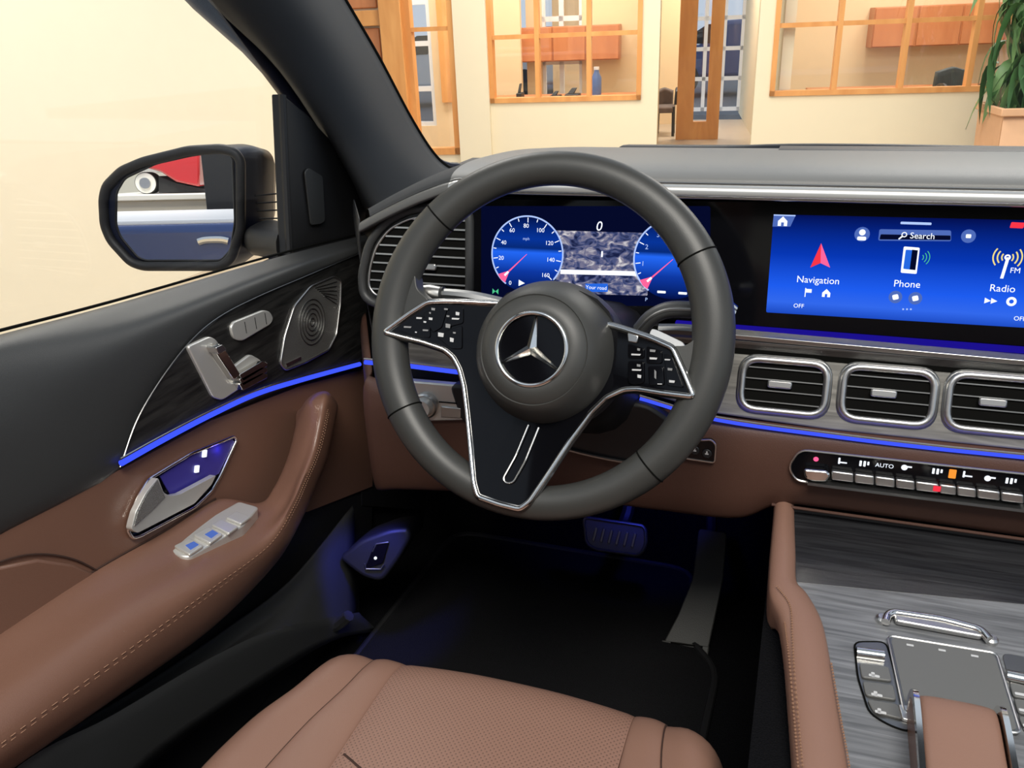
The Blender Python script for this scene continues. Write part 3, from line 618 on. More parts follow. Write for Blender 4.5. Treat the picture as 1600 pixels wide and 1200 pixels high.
# climate panel
AF = Fr((.3, .0985, .93), (1, 0, 0), (0, .10, 1))
def aex(q, x):
    return AF.uv(*q)
tl, trr, br_, bl = AF.uv(1249, 702), AF.uv(1600, 740), AF.uv(1600, 797), AF.uv(1243, 750)
ext = .22
tr2 = (trr[0]+ext, trr[1]+(trr[1]-tl[1])/(trr[0]-tl[0])*ext); br2 = (br_[0]+ext, br_[1]+(br_[1]-bl[1])/(br_[0]-bl[0])*ext)
ao = rpoly([AF.uv(1232, 729), tl, tr2, br2, bl], .010, 5)
ac = lab(add('climate_panel', plate(AF, ao, -.012, 0), 'piano', dash, 35, .001), 'black climate panel with silver toggle row')
add('chrome_frame', tube([AF.P(u, v, .001) for u, v in ao], .0013, 6, True), 'satin', ac)
add('ledge', tube([AF.px(1262, 752, .006), AF.P(br2[0]-.01, br2[1]+.006, .006)], 1, prof=rect_prof(.0016, .006), up=(0, 0, 1)), 'satin_dark', ac)
bx_ = [1298, 1334, 1366, 1398, 1429, 1466, 1493, 1524, 1561, 1598]
def acy(x): return 738+(x-1298)*(775-738)/(1598-1298)
kn = AF.uvs([(1256, 727), (1292, 730), (1298, 737), (1290, 747), (1268, 746), (1258, 740)])
add('temperature_toggle', plate(AF, rpoly(kn, .003), 0, .012), 'chrome', ac, 35, .002)
for i in range(len(bx_)-1):
    a, b = bx_[i]+1, bx_[i+1]-1
    p = AF.uvs([(a, acy(a)-7), (b, acy(b)-7), (b, acy(b)+7), (a, acy(a)+7)])
    add('toggle', plate(AF, p, 0, .009), 'satin', ac, 35, .0015)
a = AF.uv(1462, acy(1462)+0)
add('red_mark', plate(AF, rrect(a[0], a[1], .007, .006, .001), .009, .0095), 'ui_red', ac, 0)
def icon_fan(c, s): return [rrect(c[0], c[1], s, s*.4, s*.1), rrect(c[0], c[1], s*.4, s, s*.1)]
for q, k in (((1315, 720), 0), ((1349, 724), 1), ((1413, 730), 2), ((1463, 736), 1), ((1510, 741), 0), ((1543, 747), 2), ((1578, 751), 1)):
    c = AF.uv(*q); s = .008
    ps_ = [[rrect(c[0]-s*.3, c[1], s*.25, s*.9, s*.1), rrect(c[0]+s*.25, c[1]-s*.2, s*.9, s*.2, s*.05)], [rrect(c[0]-s*.35, c[1], s*.3, s*.8, s*.1), rrect(c[0]+s*.15, c[1], s*.3, s*.8, s*.1), rrect(c[0]+s*.6, c[1]+s*.1, s*.25, s*.5, s*.05)], [circ(c[0], c[1], s*.4, 10), rrect(c[0]+s*.5, c[1]+s*.15, s*.8, s*.22, s*.05)]][k]
    add('icon', flat(AF, ps_, .0009), 'ui_white', ac, 0)
c = AF.uv(1382, 727.5); text('AUTO', AF, c[0], c[1], .0009, .0065, 'ui_white', ac)
c = AF.uv(1275, 717); add('icon', flat(AF, [circ(c[0], c[1], .0028, 12)], .0009), 'ui_pink', ac, 0)
c = AF.uv(1488, 740); add('icon', flat(AF, [rrect(c[0], c[1], .007, .010, .001)], .0009), 'ui_orange', ac, 0)
# column shroud
sh = []
for y, z, rx, rz in ((.02, 1.075, .070, .070), (.06, 1.045, .072, .075), (.11, 1.015, .078, .085), (.2, .98, .085, .10)):
    sh.append([V((-.005+rx*math.copysign(abs(math.cos(a))**.7, math.cos(a)), y, z+rz*math.copysign(abs(math.sin(a))**.7, math.sin(a)))) for a in [2*math.pi*i/20 for i in range(20)]])
add('column_shroud', gridm(sh, True, True), 'black_plastic', dash, 60)
add('shroud_edge', tube(cr([on_y(*p, .088) for p in ((845, 688), (900, 706), (980, 722), (1045, 722))], 12), .002, 6), 'satin_dark', dash)
CSF = Fr((0, .092, .94), (1, 0, 0), (0, .05, 1))
add('column_surround', plate(CSF, rpoly(CSF.uvs([(700, 600), (860, 620), (1010, 632), (1052, 660), (1058, 700), (1042, 722), (960, 722), (850, 700), (770, 690), (720, 660)]), .012), -.02, 0), 'black_plastic', dash, 35, .004)
# parking brake pod under the dash end
PB = Fr((-.36, .20, .63), (1, .25, 0), (0, .35, 1))
pbp = rpoly(PB.uvs([(528, 868), (560, 842), (605, 828), (634, 828), (640, 845), (622, 880), (600, 912), (570, 902)]), .012)
pb = lab(add('parking_brake_pod', plate(PB, pbp, -.09, 0), 'black_plastic', dash, 50, .012, 4), 'dark pod with the parking brake switch')
pbb = rpoly(PB.uvs([(584, 851), (607, 846), (600, 880), (572, 888)]), .003)
add('parking_brake_switch', plate(PB, pbb, 0, .004), 'piano', pb, 35, .001)
add('switch_frame', join(tube(PB.pts([(582, 862), (588, 850), (607, 847)], .004), .0012, 6), tube(PB.pts([(570, 880), (572, 889), (595, 889), (600, 882)], .004), .0012, 6)), 'satin', pb)
c = PB.uv(588, 871); add('icon', flat(PB, [circ(*c, .0026, 12)], .0045), 'ui_white', pb, 0)
def plight(name, loc, power, colr, r=.02):
    l = bpy.data.lights.new(name, 'POINT'); l.energy = power; l.color = colr; l.shadow_soft_size = r
    o = bpy.data.objects.new(name, l); col.objects.link(o); o.location = loc
def spot(name, loc, tgt, power, ang, colr):
    l = bpy.data.lights.new(name, 'SPOT'); l.energy = power; l.color = colr; l.spot_size = R_(ang); l.spot_blend = .6; l.shadow_soft_size = .015
    o = bpy.data.objects.new(name, l); col.objects.link(o); o.location = loc; o.rotation_euler = (V(tgt)-V(loc)).to_track_quat('-Z', 'Y').to_euler()
spot('footwell_lamp', (-.33, .15, .775), (-.37, .20, .60), 2.4, 58, (.05, .07, 1))
spot('footwell_lamp', (.04, .40, .82), (.0, .60, .60), 1.3, 85, (.05, .07, 1))
# bonnet release lever
hr = lab(add('bonnet_release', join(tube(cr([on_y(*p, .12) for p in ((480, 968), (500, 978), (520, 984))], 6), .006, 8), tube(cr([on_y(*p, .12) for p in ((505, 985), (530, 975), (545, 962))], 6), .009, 8)), 'satin_dark', dash), 'grey bonnet release lever')

# ================================================================== DISPLAY PANEL
dp = thing('twin_display', 'wide black glass panel joining the instrument and touch screens', 'display', (.24, .2, 1.06))
u0_, v1_ = DF.uv(735, 309); vb = DF.uv(1150, 507)[1]
lab(add('glass_panel', plate(DF, rpoly([(u0_, vb), (.66, vb-.003), (.66, v1_+.012), (u0_, v1_)], .006), -.018, 0), 'piano', dp, 35, .0015), 'black glass')
def dpx(a, b): return DF.uv(a, b)
isc = add('instrument_screen', plate(DF, rpoly(DF.uvs([(752, 322), (1110, 322), (1110, 478), (752, 478)]), .003), 0, .0004), 'ui_navy', dp, 0)
lab(isc, 'instrument display')
W1, W2, W3 = .0008, .0011, .0014
# map print
mp_ = add('map', flat(DF, [rpoly(DF.uvs([(868, 360), (1012, 364), (1012, 462), (868, 458)]), .002)], W1), 'map_print', isc, 0)
add('map_road', flat(DF, [DF.uvs([(876, 421), (1000, 424), (1000, 431), (876, 428)])], W2), 'ui_white', isc, 0)
add('map_marker', flat(DF, [rrect(*DF.uv(941, 397), .0022, .007, .0008)], W2), 'ui_white', isc, 0)
def gauge(px, py, rpx, label, ticks, redpx):
    c = DF.uv(px, py); e = DF.uv(px+rpx, py); r = e[0]-c[0]
    g = lab(add('gauge_face', plate(DF, circ(*c, r, 48), .0012, .0014), 'gauge_gradient', isc, 0), label)
    add('gauge_ring', ring2(DF, c, r*.965, r*1.005, .0018, 64, R_(-40), R_(235)), 'ui_pale', isc, 0)
    tk = []
    for i in range(ticks+1):
        a = R_(222-264*i/ticks); l = .87 if i % 2 else .82
        d = (math.cos(a), math.sin(a)); n = (-d[1]*.0005, d[0]*.0005)
        tk.append([(c[0]+d[0]*r*l-n[0], c[1]+d[1]*r*l-n[1]), (c[0]+d[0]*r*.95-n[0], c[1]+d[1]*r*.95-n[1]), (c[0]+d[0]*r*.95+n[0], c[1]+d[1]*r*.95+n[1]), (c[0]+d[0]*r*l+n[0], c[1]+d[1]*r*l+n[1])])
    add('gauge_ticks', flat(DF, tk, .0018), 'ui_white', isc, 0)
    # needle
    t_ = DF.uv(*redpx); d = V((t_[0]-c[0], t_[1]-c[1])).normalized(); n = V((-d.y, d.x))
    q = lambda k, s: (c[0]+d.x*r*k+n.x*s, c[1]+d.y*r*k+n.y*s)
    add('needle', flat(DF, [[q(0, -.0003), q(.97, -.0013), q(.97, .0013), q(0, .0003)], [q(.72, -.0015), q(.97, -.007), q(1.0, 0), q(.97, .007), q(.72, .0015)]], .0020), 'ui_pink', isc, 0)
    add('needle_tip', flat(DF, [[q(.7, -.0013), q(.85, -.0013), q(.85, .0013), q(.7, .0013)]], .0022), 'ui_white', isc, 0)
    return c, r
gauge(824, 397, 57, 'speedometer', 16, (783, 436))
gauge(1052, 405, 64, 'rev counter', 16, (1003, 447))
for s, x, y in (('20', 784, 403), ('40', 788, 379), ('60', 801, 360), ('80', 823, 353), ('100', 845, 360), ('120', 859, 380), ('140', 861, 406), ('160', 853, 430), ('0', 798, 442)):
    text(s, DF, *DF.uv(x, y), .0022, .0072, 'ui_white', isc)
text('mph', DF, *DF.uv(823, 373), .0022, .005, 'ui_pale', isc)
for s, x, y in (('1', 1005, 412), ('2', 1011, 386), ('3', 1029, 367)): text(s, DF, *DF.uv(x, y), .0022, .008, 'ui_pale', isc)
for q in ((1034, 456), (1067, 458), (1050, 380)): add('reading_bar', flat(DF, [rrect(*DF.uv(*q), .010, .0028, .0008)], .0022), 'ui_white', isc, 0)
text('0', DF, *DF.uv(936, 354), W2, .016, 'ui_white', isc, shear=.15)
a = DF.uv(816, 442); add('arrow', flat(DF, [[(a[0]-.004, a[1]-.004), (a[0]+.004, a[1]), (a[0]-.004, a[1]+.004)]], .0022), 'ui_white', isc, 0)
a = DF.uv(775, 455); add('indicator', flat(DF, [[(a[0]-.004, a[1]-.0035), (a[0], a[1]), (a[0]-.004, a[1]+.0035)], [(a[0]+.004, a[1]-.0035), (a[0], a[1]), (a[0]+.004, a[1]+.0035)]], .0022), 'ui_green', isc, 0)
add('road_badge', flat(DF, [rpoly(DF.uvs([(915, 443), (950, 443), (950, 456), (915, 456)]), .001)], W2), 'ui_blue', isc, 0)
text('Your road', DF, *DF.uv(932, 449.5), W3, .0062, 'ui_white', isc)
a = DF.uv(1010, 468); text('P', DF, *a, W2, .006, 'ui_pale', isc)
# touch screen
ts = lab(add('touch_screen', plate(DF, rpoly(DF.uvs([(1209, 335), (1600, 344), (1655, 346), (1655, 516), (1600, 512), (1197, 488)]), .002), 0, .0004), 'touch_gradient', dp, 0), 'blue touch screen with menu icons')
def tsi(name, polys, m_, w_=W1): return add(name, flat(DF, polys, w_), m_, ts, 0)
def rel(px, py, pts, k=1.0):
    c = DF.uv(px, py); return [(c[0]+a*k, c[1]+b*k) for a, b in pts]
house = [(-.5, -.5), (-.15, -.5), (-.15, -.1), (.15, -.1), (.15, -.5), (.5, -.5), (.5, .05), (0, .55), (-.5, .05)]
tsi('home_tab', [DF.uvs([(1209, 336), (1243, 337), (1235, 354), (1207, 354)])], 'ui_mid')
tsi('home_tab_line', [DF.uvs([(1209, 335), (1243, 336), (1243, 338), (1209, 337)])], 'ui_pale', W2)
tsi('home_icon', [rel(1223, 346, house, .010)], 'ui_white', W2)
tsi('pull_bar', [rrect(*DF.uv(1431, 349), .030, .0026, .001)], 'ui_pale')
tsi('profile_icon', [circ(*DF.uv(1347, 366), .0078, 20)], 'ui_mid'); a = DF.uv(1347, 366)
tsi('profile_head', [circ(a[0], a[1]+.002, .0033, 14), rrect(a[0], a[1]-.0045, .009, .004, .0015)], 'ui_white', W2)
tsi('search_bar', [rpoly(DF.uvs([(1374, 358), (1486, 360), (1486, 377), (1372, 376)]), .002)], 'ui_mid')
tsi('search_bar_inner', [rpoly(DF.uvs([(1376, 366), (1485, 368), (1485, 375), (1374, 374)]), .001)], 'ui_navy', W2)
text('Search', DF, *DF.uv(1441, 369), W3, .009, 'ui_white', ts)
a = DF.uv(1411, 368); add('search_icon', join(ring2(DF, (a[0]+.001, a[1]+.001), .0018, .0028, W3, 20), flat(DF, [[(a[0]-.0045, a[1]-.0035), (a[0]-.0035, a[1]-.0045), (a[0], a[1]-.0012), (a[0]-.001, a[1])]], W3)), 'ui_white', ts, 0)
tsi('bell_icon', [circ(*DF.uv(1513, 369), .0070, 20)], 'ui_mid'); a = DF.uv(1513, 369); tsi('bell_dot', [rrect(a[0], a[1], .005, .004, .001)], 'ui_white', W2)
tsi('nav_arrow', [DF.uvs([(1283, 380), (1266, 418), (1282, 411)])], 'ui_red', W2)
tsi('nav_arrow_side', [DF.uvs([(1283, 380), (1282, 411), (1297, 418)])], 'ui_pink', W2)
c = DF.uv(1278, 438); text('Navigation', DF, *c, W2, .0105, 'ui_white', ts)
a = DF.uv(1262, 457); tsi('flag_icon', [[(a[0]-.003, a[1]-.005), (a[0]-.002, a[1]-.005), (a[0]-.002, a[1]+.005), (a[0]-.003, a[1]+.005)], [(a[0]-.002, a[1]), (a[0]+.004, a[1]), (a[0]+.004, a[1]+.004), (a[0]-.002, a[1]+.004)]], 'ui_white', W2)
tsi('house_icon', [rel(1291, 458, house, .0085)], 'ui_white', W2)
text('OFF', DF, *DF.uv(1248, 478), W2, .0065, 'ui_white', ts)
tsi('phone_body', [rpoly(DF.uvs([(1412, 385), (1437, 387), (1432, 428), (1407, 426)]), .0015)], 'ui_white', W2)
tsi('phone_glass', [rpoly(DF.uvs([(1415, 390), (1434, 391), (1430, 422), (1411, 420)]), .001)], 'ui_blue', W3)
tsi('phone_shade', [DF.uvs([(1425, 390), (1434, 391), (1430, 422), (1421, 421)])], 'ui_navy', .0016)
for i, rr in enumerate((.004, .007, .010)): 
    c = DF.uv(1437, 402); add('signal_wave', ring2(DF, c, rr-.0008, rr, W2, 12, R_(-45), R_(45)), 'ui_green', ts, 0)
text('Phone', DF, *DF.uv(1417, 444), W2, .0105, 'ui_white', ts)
for q in ((1399, 464), (1430, 466)):
    c = DF.uv(*q); tsi('call_disc', [circ(*c, .0068, 20)], 'ui_mid', W1); tsi('call_icon', [rrect(c[0], c[1], .006, .0055, .0015, rot=.3)], 'ui_white', W2)
tsi('page_dots', [circ(DF.uv(1411+i*6, 483)[0], DF.uv(1411+i*6, 483)[1], .0010, 8) for i in range(3)], 'ui_pale', W2)
a = DF.uv(1574, 402)
tsi('mast', [[(a[0]-.004, a[1]-.022), (a[0]-.001, a[1]-.022), (a[0]+.002, a[1]), (a[0]-.001, a[1])]], 'ui_white', W2)
add('mast_ball', ring2(DF, (a[0], a[1]), .0014, .003, W2, 16), 'ui_white', ts, 0)
for rr in (.006, .010, .014):
    for s0, s1 in ((-40, 40), (140, 220)): add('radio_wave', ring2(DF, a, rr-.0014, rr, W2, 10, R_(s0), R_(s1)), 'ui_yellow', ts, 0)
text('FM', DF, *DF.uv(1586, 423), W2, .008, 'ui_white', ts)
text('Radio', DF, *DF.uv(1566, 451), W2, .0105, 'ui_white', ts)
a = DF.uv(1548, 470); tsi('skip_icon', [[(a[0]-.006, a[1]-.003), (a[0], a[1]), (a[0]-.006, a[1]+.003)], [(a[0], a[1]-.003), (a[0]+.006, a[1]), (a[0], a[1]+.003)]], 'ui_white', W2)
add('gear_icon', ring2(DF, DF.uv(1580, 471), .0022, .0048, W2, 20), 'ui_white', ts, 0)
text('OFF', DF, *DF.uv(1593, 498), W2, .0065, 'ui_white', ts)
tsi('warning_tab', [rpoly(DF.uvs([(1580, 347), (1602, 348), (1598, 357), (1577, 356)]), .001)], 'ui_red', W2)

# ================================================================== STEERING WHEEL
tw_ = R_(25)
SW = Fr((-.010, 0, 1.1), (1, 0, 0), (0, math.sin(tw_), math.cos(tw_)))
sw = thing('steering_wheel', 'black leather three-spoke steering wheel with silver trimmed spokes and star emblem', 'steering wheel', SW.o)
RR = .1715; hu, hv = .003, -.018
def rimp(th, ph, k=1.0):
    a = .0175+.0030*math.cos(th)**2; b = .0165+.0015*math.cos(th)**2
    r = RR+a*k*math.cos(ph); return SW.P(r*math.cos(th), r*math.sin(th), b*k*math.sin(ph))
seams = [30.5, 137.4, 213.0, 315.9, 390.5]
for i in range(4):
    n = 36
    rows = [[rimp(R_(seams[i]+(seams[i+1]-seams[i])*j/n), 2*math.pi*q/20) for q in range(20)] for j in range(n+1)]
    lab(add(('rim_top', 'rim_grip', 'rim_bottom', 'rim_grip')[i], gridm(rows, True, True), 'rim_leather', sw, 60), 'matt black leather')
    add('rim_seam', tube([rimp(R_(seams[i]), 2*math.pi*q/24, 1.004) for q in range(24)], .0009, 6, True), 'seam', sw)
def swp(px, py, lift=0):
    wv = .01
    for _ in range(3):
        u, v = SW.uv(px, py, wv); r = math.hypot(u, v); wv = -.020+.0378*min(1.05, r/.17)
    return SW.px(px, py, wv+lift)
outl = [(790, 474), (774, 474), (735, 472), (697, 471), (668, 472), (640, 490), (600, 519), (630, 527), (662, 535), (694, 546), (708, 558), (718, 577), (725, 604), (730, 646), (735, 700), (740, 754), (746, 776), (780, 788), (812, 796), (827, 785), (858, 739), (889, 692), (923, 645), (948, 621), (975, 609), (996, 608), (1034, 614), (1084, 620), (1068, 582), (1051, 544), (1015, 528), (985, 518), (963, 511), (945, 506)]
pl_ = [swp(*p) for p in outl]
npl = len(pl_); hc = SW.P(hu, hv, -.020)
fan = ([hc]+pl_+[hc-SW.n*.014]+[p-SW.n*.014 for p in pl_], [(0, 1+i, 1+(i+1) % npl) for i in range(npl)]+[(npl+1, npl+2+(i+1) % npl, npl+2+i) for i in range(npl)]+[(1+i, npl+2+i, npl+2+(i+1) % npl, 1+(i+1) % npl) for i in range(npl)])
lab(add('spoke_plate', fan, 'piano', sw, 20), 'gloss black spoke plate')
ch = rpoly([swp(*p, .0012) for p in outl], .004, 3, False)
lab(add('spoke_trim', tube(ch, .0026, 8), 'chrome', sw, 60), 'bright silver spoke outline')
add('spoke_trim_inner', tube([p-SW.n*.004 for p in ch], .0042, 6), 'satin_dark', sw, 60)
for pp in ([(648, 425), (651, 452), (668, 466), (670, 476), (640, 494), (600, 523), (618, 545), (632, 575), (600, 575), (592, 500), (615, 450)],
           [(1097, 488), (1093, 525), (1070, 541), (1050, 540), (1066, 580), (1082, 622), (1070, 650), (1100, 660), (1120, 600), (1118, 540)]):
    add('spoke_leather', prism([SW.px(*p, .0085) for p in rpoly(pp, 8, 3)], SW.n*-.020), 'rim_leather', sw, 60, .006, 3)
hu, hv = .003, -.018
lab(add('airbag_cover', lathe(SW, hu, hv, [(.076, -.07), (.0785, -.055), (.0785, -.035), (.0755, -.012), (.071, .004), (.0660, .017), (.0615, .026), (.0570, .0322), (.0550, .0340), (.0540, .0332), (.0530, .0345), (.046, .0385), (.0395, .0405), (.0375, .0400), (.0370, .0375), (.001, .0375)], 64), 'hub', sw, 50), 'matt black round airbag cover')
em = lab(add('star_emblem', tube([SW.P(hu+.0355*math.cos(a*math.pi/32), hv+.0355*math.sin(a*math.pi/32), .0405) for a in range(64)], .0023, 10, True), 'chrome', sw, 60), 'chrome three-pointed star in a ring')
add('emblem_ground', lathe(SW, hu, hv, [(.0355, .036), (.035, .0382), (.001, .0384)], 40), 'piano', em)
sv = []
for k in range(3):
    a = R_(88+120*k); d = (math.cos(a), math.sin(a)); c0 = SW.P(hu, hv, .0455)
    tip = SW.P(hu+d[0]*.0345, hv+d[1]*.0345, .0405)
    l = SW.P(hu+.0056*math.cos(a+math.pi/3), hv+.0056*math.sin(a+math.pi/3), .0395); r = SW.P(hu+.0056*math.cos(a-math.pi/3), hv+.0056*math.sin(a-math.pi/3), .0395)
    n = V((-d[1], d[0])); tl_ = tip+(SW.x*n[0]+SW.y*n[1])*.0009-SW.n*.002; tr_ = tip-(SW.x*n[0]+SW.y*n[1])*.0009-SW.n*.002
    sv.append(([c0, l, tl_, tip, tr_, r], [(0, 1, 2, 3), (0, 3, 4, 5)]))
add('star', join(*sv), 'chrome', em, 0)
# lower spoke slot
sl_ = [swp(*p, .001) for p in ((826, 664), (806, 712), (786, 748), (791, 755), (802, 754), (820, 722), (842, 668))]
lab(add('spoke_slot_trim', tube(rpoly(sl_, .004, 3, False), .0012, 6), 'satin', sw, 60), 'silver slot trim')
# spoke switches
def spoke_switch(polys, icons):
    for poly, ic in zip(polys, icons):
        b = add('switch', prism([swp(*p, .0020) for p in rpoly(poly, 4, 3)], SW.n*-.004), 'piano', sw, 35, .0008)
        for k, (x, y, sx, sy) in enumerate(ic):
            sx *= .75; sy *= .75
            q = [swp(x-sx, y-sy, .0034), swp(x+sx, y-sy*.6, .0034), swp(x+sx*.8, y+sy, .0034), swp(x-sx, y+sy*.7, .0034)]
            add('icon', (q, [(0, 1, 2, 3)]), 'white_mark' if k % 3 else 'grey_mark', b, 0)
spoke_switch([[(622, 516), (655, 492), (672, 500), (672, 528), (640, 522)], [(660, 490), (684, 478), (700, 478), (690, 512), (676, 520)], [(704, 478), (724, 480), (724, 505), (696, 512)], [(680, 524), (722, 508), (722, 545), (705, 545)]],
             [[(637, 511, 8, 2), (655, 497, 6, 2), (650, 519, 2, 1.5), (665, 516, 6, 2)], [(677, 483, 4, 3), (664, 503, 3, 2), (673, 498, 4, 3), (672, 489, 2, 2)], [(697, 483, 4, 2), (715, 490, 4, 4), (712, 498, 8, 2), (700, 494, 3, 2)], [(700, 509, 5, 5), (689, 523, 6, 5), (706, 531, 4, 5), (710, 520, 3, 2)]])
spoke_switch([[(981, 536), (1006, 544), (1006, 560), (981, 560)], [(981, 564), (1006, 564), (1006, 598), (990, 602), (981, 598)], [(1010, 540), (1034, 548), (1034, 568), (1010, 568)], [(1012, 572), (1036, 572), (1038, 602), (1014, 602)], [(1037, 552), (1050, 556), (1068, 606), (1042, 602)]],
             [[(998, 546, 3, 3), (994, 554, 10, 2)], [(998, 571, 4, 3), (995, 578, 10, 2), (999, 588, 4, 4)], [(1020, 548, 6, 3), (1021, 560, 8, 2.5)], [(1024, 585, 2, 10), (1031, 600, 5, 1)], [(1047, 577, 5, 3), (1050, 596, 6, 3), (1043, 562, 6, 1.6)]])
add('spoke_button', prism([swp(*p, .003) for p in ((980, 520), (998, 524), (995, 536), (981, 534))], SW.n*-.004), 'satin', sw, 35, .001)
# shift paddles belong to the wheel
for pp in ([(1018, 513), (1028, 516), (1068, 535), (1076, 552), (1056, 548), (1012, 528)], [(652, 450), (668, 444), (690, 452), (700, 462), (690, 468), (660, 468)]):
    lab(add('shift_paddle', prism([SW.px(*p, -.022) for p in rpoly(pp, 5, 3)], SW.n*-.008), 'satin', sw, 35, .002), 'silver shift paddle')

# ================================================================== STALKS
ts_ = thing('turn_signal_stalk', 'grey turn signal stalk behind the wheel beside the outer vent', 'stalk', (-.12, .06, 1.06))
p = [on_y(*q, .04) for q in ((790, 478), (740, 466), (700, 461), (672, 461))]
add('stalk_arm', tube(cr(p, 14), [.0085-.0003*i/2 for i in range(14)], 10), 'satin_dark', ts_)
p = [on_y(*q, .04) for q in ((690, 461), (672, 459), (658, 458))]
add('stalk_tip', tube(p, [.009, .0105, .009], 12), 'satin', ts_)
add('stalk_ring', tube([on_y(694, 461, .04), on_y(690, 461, .04)], .0095, 12), 'black_plastic', ts_)
gs = thing('gear_selector_stalk', 'dark gear selector stalk with silver edge behind the right spoke', 'stalk', (.1, .06, 1.06))
p = [on_y(*q, .06) for q in ((1000, 516), (1018, 496), (1045, 484), (1085, 484), (1125, 486))]
add('stalk_arm', tube(cr(p, 18), 1, prof=[(.0085*math.cos(a*math.pi/8), .011*math.sin(a*math.pi/8)) for a in range(16)], up=(0, 0, 1)), 'black_leather', gs)
add('stalk_edge', tube(cr([q+V((0, -.010, .003)) for q in p], 18), .0018, 6), 'satin_dark', gs)
p = [on_y(*q, .06) for q in ((1120, 486), (1140, 487), (1149, 490))]
add('selector_tip', tube(p, [.009, .0115, .008], 12), 'chrome', gs)
p = [on_y(*q, .10) for q in ((1030, 516), (1060, 516), (1100, 519))]
add('stalk_collar', tube(p, .0075, 10), 'satin_dark', gs)

# ================================================================== DRIVER DOOR
door = thing('car_door', 'driver door with brown leather armrest, dark wood inlay and blue light strip', 'car door', (-.48, -.1, .45))
XD = -.45
def dx(px, py, x=XD): return on_x(px, py, x)
# window sill pad (rolls over from the glass towards the inlay)
silpx = [(-260, 592), (0, 523), (200, 470), (440, 400), (575, 366)]
arc = [(-260, 975), (0, 832), (188, 730), (215, 655), (255, 588), (300, 531), (345, 494), (405, 463), (480, 431), (562, 396)]
def ext(l, y=-.61):
    a, b = V(l[0]), V(l[1]); return [a+(a-b)*((y-a.y)/(a.y-b.y))]+list(l)
sil = cr(ext([dx(*p, -.505) for p in silpx]), 30)
silin = cr(ext([dx(p[0], p[1]+(10 if p[0] > 300 else 22), -.478) for p in silpx]), 30)
arcr = cr(ext([dx(*p, -.452) for p in arc]), 30)
rows = []
for i in range(30):
    a, b, c = sil[i], silin[i], arcr[i]
    rows.append([a+V((-.02, 0, -.01)), a, b, b*.66+c*.34+V((.012, 0, .006)), b*.33+c*.67+V((.010, 0, .004)), c, c+V((-.02, 0, -.01))])
lab(add('upper_pad', gridm([cr(r, 24) for r in rows]), 'black_leather', door, 60), 'black leather upper door pad')
add('window_seal', tube([p+V((-.012, 0, .001)) for p in sil], .0018, 6), 'seam', door)
DFr = Fr((XD, 0, .95), (0, 1, 0), (0, 0, 1))      # n = +x into the cabin
# dark wood inlay
inl = arc[2:]+[(575, 398), (572, 570), (560, 572), (450, 605), (330, 650)]
lab(add('wood_inlay', prism([dx(*p, -.449) for p in inl], (-.02, 0, 0)), 'dark_wood', door, 35, .001), 'black open-pore wood inlay')
add('inlay_edge', tube(cr([dx(*p, -.4485) for p in arc[2:]], 40), .0010, 6), 'satin_dark', door)
bs = cr([dx(*p, -.446) for p in ((189, 724), (255, 687), (330, 648), (400, 616), (470, 594), (562, 569))], 40)
lab(add('light_strip', tube(bs, .0035, 8), 'blue_strip', door), 'glowing blue light strip along the door')
add('strip_trim', tube([p+V((.001, 0, .0055)) for p in bs], .0014, 6), 'satin', door)
# brown panel
bp_ = [(-260, 975), (0, 832), (190, 733), (330, 657), (470, 603), (582, 574), (582, 760), (480, 800), (380, 800), (250, 870), (0, 1040), (-260, 1220)]
lab(add('brown_panel', prism([V((-.454, q.y, q.z)) for q in ext([dx(*p, -.454) for p in bp_])]+[V((-.454, -.61, .80))], (-.03, 0, 0)), 'brown_leather', door, 35), 'brown leather door panel')
p_ = [dx(*p, -.452) for p in ((-120, 930), (0, 878), (60, 866), (115, 874), (160, 896))]
add('panel_seam', tube(cr(p_, 24), .0011, 6), 'seam_brown', door)
lowp = [(-260, 1010), (-120, 938), (0, 886), (60, 874), (115, 882), (158, 900), (0, 1010), (-260, 1190)]
add('lower_cushion', prism([dx(*p, -.450) for p in lowp], (-.01, 0, 0)), 'brown_leather', door, 35, .003)
add('end_panel', prism([dx(*p, -.456) for p in ((562, 392), (700, 340), (700, 800), (566, 790))], (-.02, 0, 0)), 'black_plastic', door)
# armrest + pull handle, one swept body
ST = [
 [(-300, 1192, -.455), (-300, 1262, -.42), (-300, 1330, -.385), (-300, 1395, -.368), (-300, 1440, -.374)],
 [(-130, 1078, -.455), (-130, 1138, -.42), (-130, 1200, -.385), (-130, 1262, -.368), (-130, 1300, -.374)],
 [(0, 988, -.455), (0, 1040, -.42), (0, 1095, -.385), (0, 1158, -.368), (0, 1200, -.374)],
 [(150, 890, -.455), (172, 925, -.42), (190, 962, -.385), (200, 1010, -.368), (210, 1055, -.374)],
 [(255, 830, -.455), (290, 862, -.42), (312, 888, -.385), (330, 915, -.366), (348, 955, -.372)],
 [(335, 780, -.455), (372, 808, -.42), (398, 830, -.39), (418, 850, -.366), (440, 862, -.372)],
 [(404, 786, -.428), (422, 792, -.405), (440, 797, -.385), (455, 792, -.366), (470, 815, -.374)],
 [(428, 762, -.422), (444, 758, -.402), (460, 753, -.384), (475, 748, -.367), (492, 765, -.378)],
 [(450, 714, -.422), (463, 709, -.402), (478, 704, -.385), (495, 700, -.370), (512, 715, -.380)],
 [(463, 664, -.425), (475, 656, -.405), (491, 650, -.386), (508, 646, -.374), (524, 660, -.384)],
 [(467, 643, -.438), (479, 627, -.416), (497, 616, -.400), (514, 616, -.390), (528, 637, -.398)],
 [(474, 632, -.475), (484, 619, -.475), (499, 612, -.475), (514, 615, -.475), (525, 630, -.475)]]
secs = []
